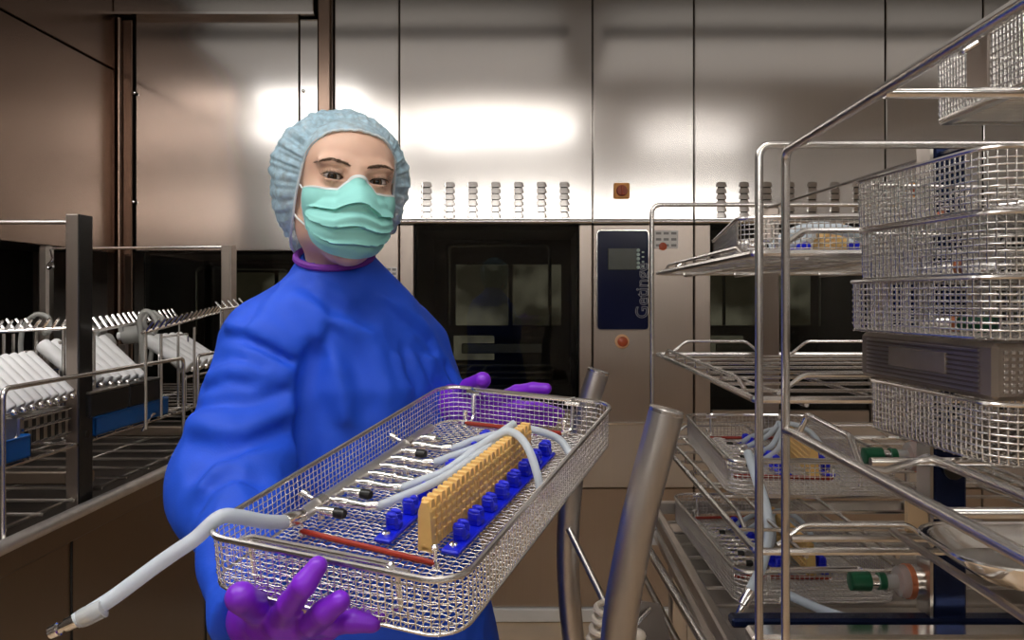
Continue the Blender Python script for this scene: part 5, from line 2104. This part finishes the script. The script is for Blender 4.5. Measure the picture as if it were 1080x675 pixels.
def mask_pt(u, v):
    ph = u * PHM
    c = math.cos(u * PI / 2)
    au = abs(u)
    zt = -.0165 + .0185 * max(0, 1 - (au / .30) ** 1.6) if au < .30 else -.0165 - .002 * (au - .3)
    zb = -.1075 + .037 * au ** 2.4
    z = zt + (zb - zt) * v
    # profile down the middle: nose bridge, nose tip, mouth, chin, throat
    ym = np.interp(v, [0, .10, .28, .50, .74, .90, 1], [-.0935, -.104, -.1195, -.1190, -.110, -.099, -.084])
    nose = math.exp(-(abs(u) / .30) ** 1.5) * float(np.interp(v, [0, .34, .62], [1, 1, 0]))
    rs = float(np.interp(v, [0, .5, 1], [.0875, .1000, .080]))            # front radius away from the nose
    rm = -ym - .012
    rf = rs + (rm - rs) * max(nose, float(np.interp(v, [.25, .5, 1], [0, .85, 1])) * c ** 1.2)
    re = float(np.interp(v, [0, .5, 1], [.0605, .0640, .0610]))
    r = re + (rf - re) * c ** .75
    # three pleats, opened at the middle and pressed together at the sides
    for k, v0 in enumerate((.36, .60, .80)):
        vv = v0 + .055 * (c - .6) * (-1 if k == 0 else (1.0 if k == 2 else .3)) + .02 * math.sin(3 * u + k)
        t = (v - vv)
        r += .0050 * math.exp(-abs(t) / .065) * (1 if t < 0 else -.85) * (.5 + .5 * c)
    r += .0006 * math.sin(40 * v + 3 * u) * c
    return Vector((r * math.sin(ph), -.012 - r * math.cos(ph), z))


pts = np.array([mask_pt(-1 + 2 * i / NU, j / NV) for j in range(NV + 1) for i in range(NU + 1)], np.float32)
for _ in range(6):
    d = f_head(pts)
    g = np.stack([(f_head(pts + np.eye(3, dtype=np.float32)[k] * .001) - d) / .001 for k in range(3)], 1)
    g /= np.maximum(np.linalg.norm(g, axis=1, keepdims=True), 1e-6)
    pts = pts + g * np.maximum(0, .0028 - d)[:, None]
mv = [HM @ Vector([float(c) for c in q]) for q in pts]
nr = NU + 1
fs = [(j * nr + i, j * nr + i + 1, (j + 1) * nr + i + 1, (j + 1) * nr + i) for j in range(NV) for i in range(NU)]
ctr = HM @ Vector((0, -.012, -.05))
inn = [q + (ctr - q).normalized() * .0012 for q in mv]
nn = len(mv)
fs += [tuple(nn + i for i in f[::-1]) for f in fs]
brd = [i for i in range(nr)] + [j * nr + NU for j in range(1, NV + 1)] + [NV * nr + i for i in range(NU - 1, -1, -1)] + [j * nr for j in range(NV - 1, 0, -1)]
fs += [(brd[k], brd[(k + 1) % len(brd)], nn + brd[(k + 1) % len(brd)], nn + brd[k]) for k in range(len(brd))]
fm = MB().add(mv + inn, fs).build('face_mask', 'mask', person, world=True, ang=70)


def strip(rows, name):
    """binding: a narrow band lying just outside the mask between two of its lines"""
    a = MB()
    n = len(rows[0])
    out = []
    for row in rows:
        out += [q + (q - ctr).normalized() * .0007 for q in row]
    f = []
    for j in range(len(rows) - 1):
        f += [(j * n + i, j * n + i + 1, (j + 1) * n + i + 1, (j + 1) * n + i) for i in range(n - 1)]
    a.add(out, f)
    return a.build(name, 'mask_white', fm, world=True, ang=None)


strip([[mv[j * nr + i] for i in range(nr)] for j in range(0, 3)], 'top_binding')
strip([[mv[j * nr + i] for j in range(NV + 1)] for i in range(0, 2)], 'side_binding')
strip([[mv[j * nr + i] for j in range(NV + 1)] for i in range(NU - 1, NU + 1)], 'side_binding')
for s in (-1, 1):
    i = 0 if s < 0 else NU
    a, b_ = Vector(pts[2 * nr + i].tolist()), Vector(pts[(NV - 6) * nr + i].tolist())
    loop = spline([a, Vector((s * .0655, -.020, -.010)), Vector((s * .0705, .004, -.012)), Vector((s * .071, .010, -.030)), Vector((s * .0685, -.004, -.046)), Vector((s * .0645, -.018, -.056)), b_], 8)
    MB().tube([HM @ q for q in loop], .0014, 6).build('ear_loop', 'mask_white', fm, world=True)
# ------------------------------------------------------------------ camera, world, look
cd = bpy.data.cameras.new('camera')
cd.sensor_width = 36
cd.sensor_fit = 'HORIZONTAL'
cd.lens = F * 36 / 1080
cd.shift_x = -(CX - 540) / 1080
cd.shift_y = (CY - 337.5) / 1080
cd.clip_start = .05
co = bpy.data.objects.new('camera', cd)
COL.objects.link(co)
co.location = (0, 0, CH)
co.rotation_euler = (PI / 2, 0, 0)
sc = bpy.context.scene
sc.camera = co
wd = bpy.data.worlds.new('world')
wd.use_nodes = True
wd.node_tree.nodes['Background'].inputs['Color'].default_value = (.30, .28, .26, 1)
wd.node_tree.nodes['Background'].inputs['Strength'].default_value = .3
sc.world = wd
sc.view_settings.view_transform = 'Standard'
sc.view_settings.look = 'None'
sc.view_settings.gamma = 1
sc.view_settings.use_curve_mapping = False
sc.view_settings.exposure = 0.42
sc.cycles.use_denoising = True
sc.cycles.max_bounces = 10
sc.cycles.transparent_max_bounces = 24
sc.cycles.caustics_reflective = False
sc.cycles.caustics_refractive = False
sc.cycles.sample_clamp_indirect = 6
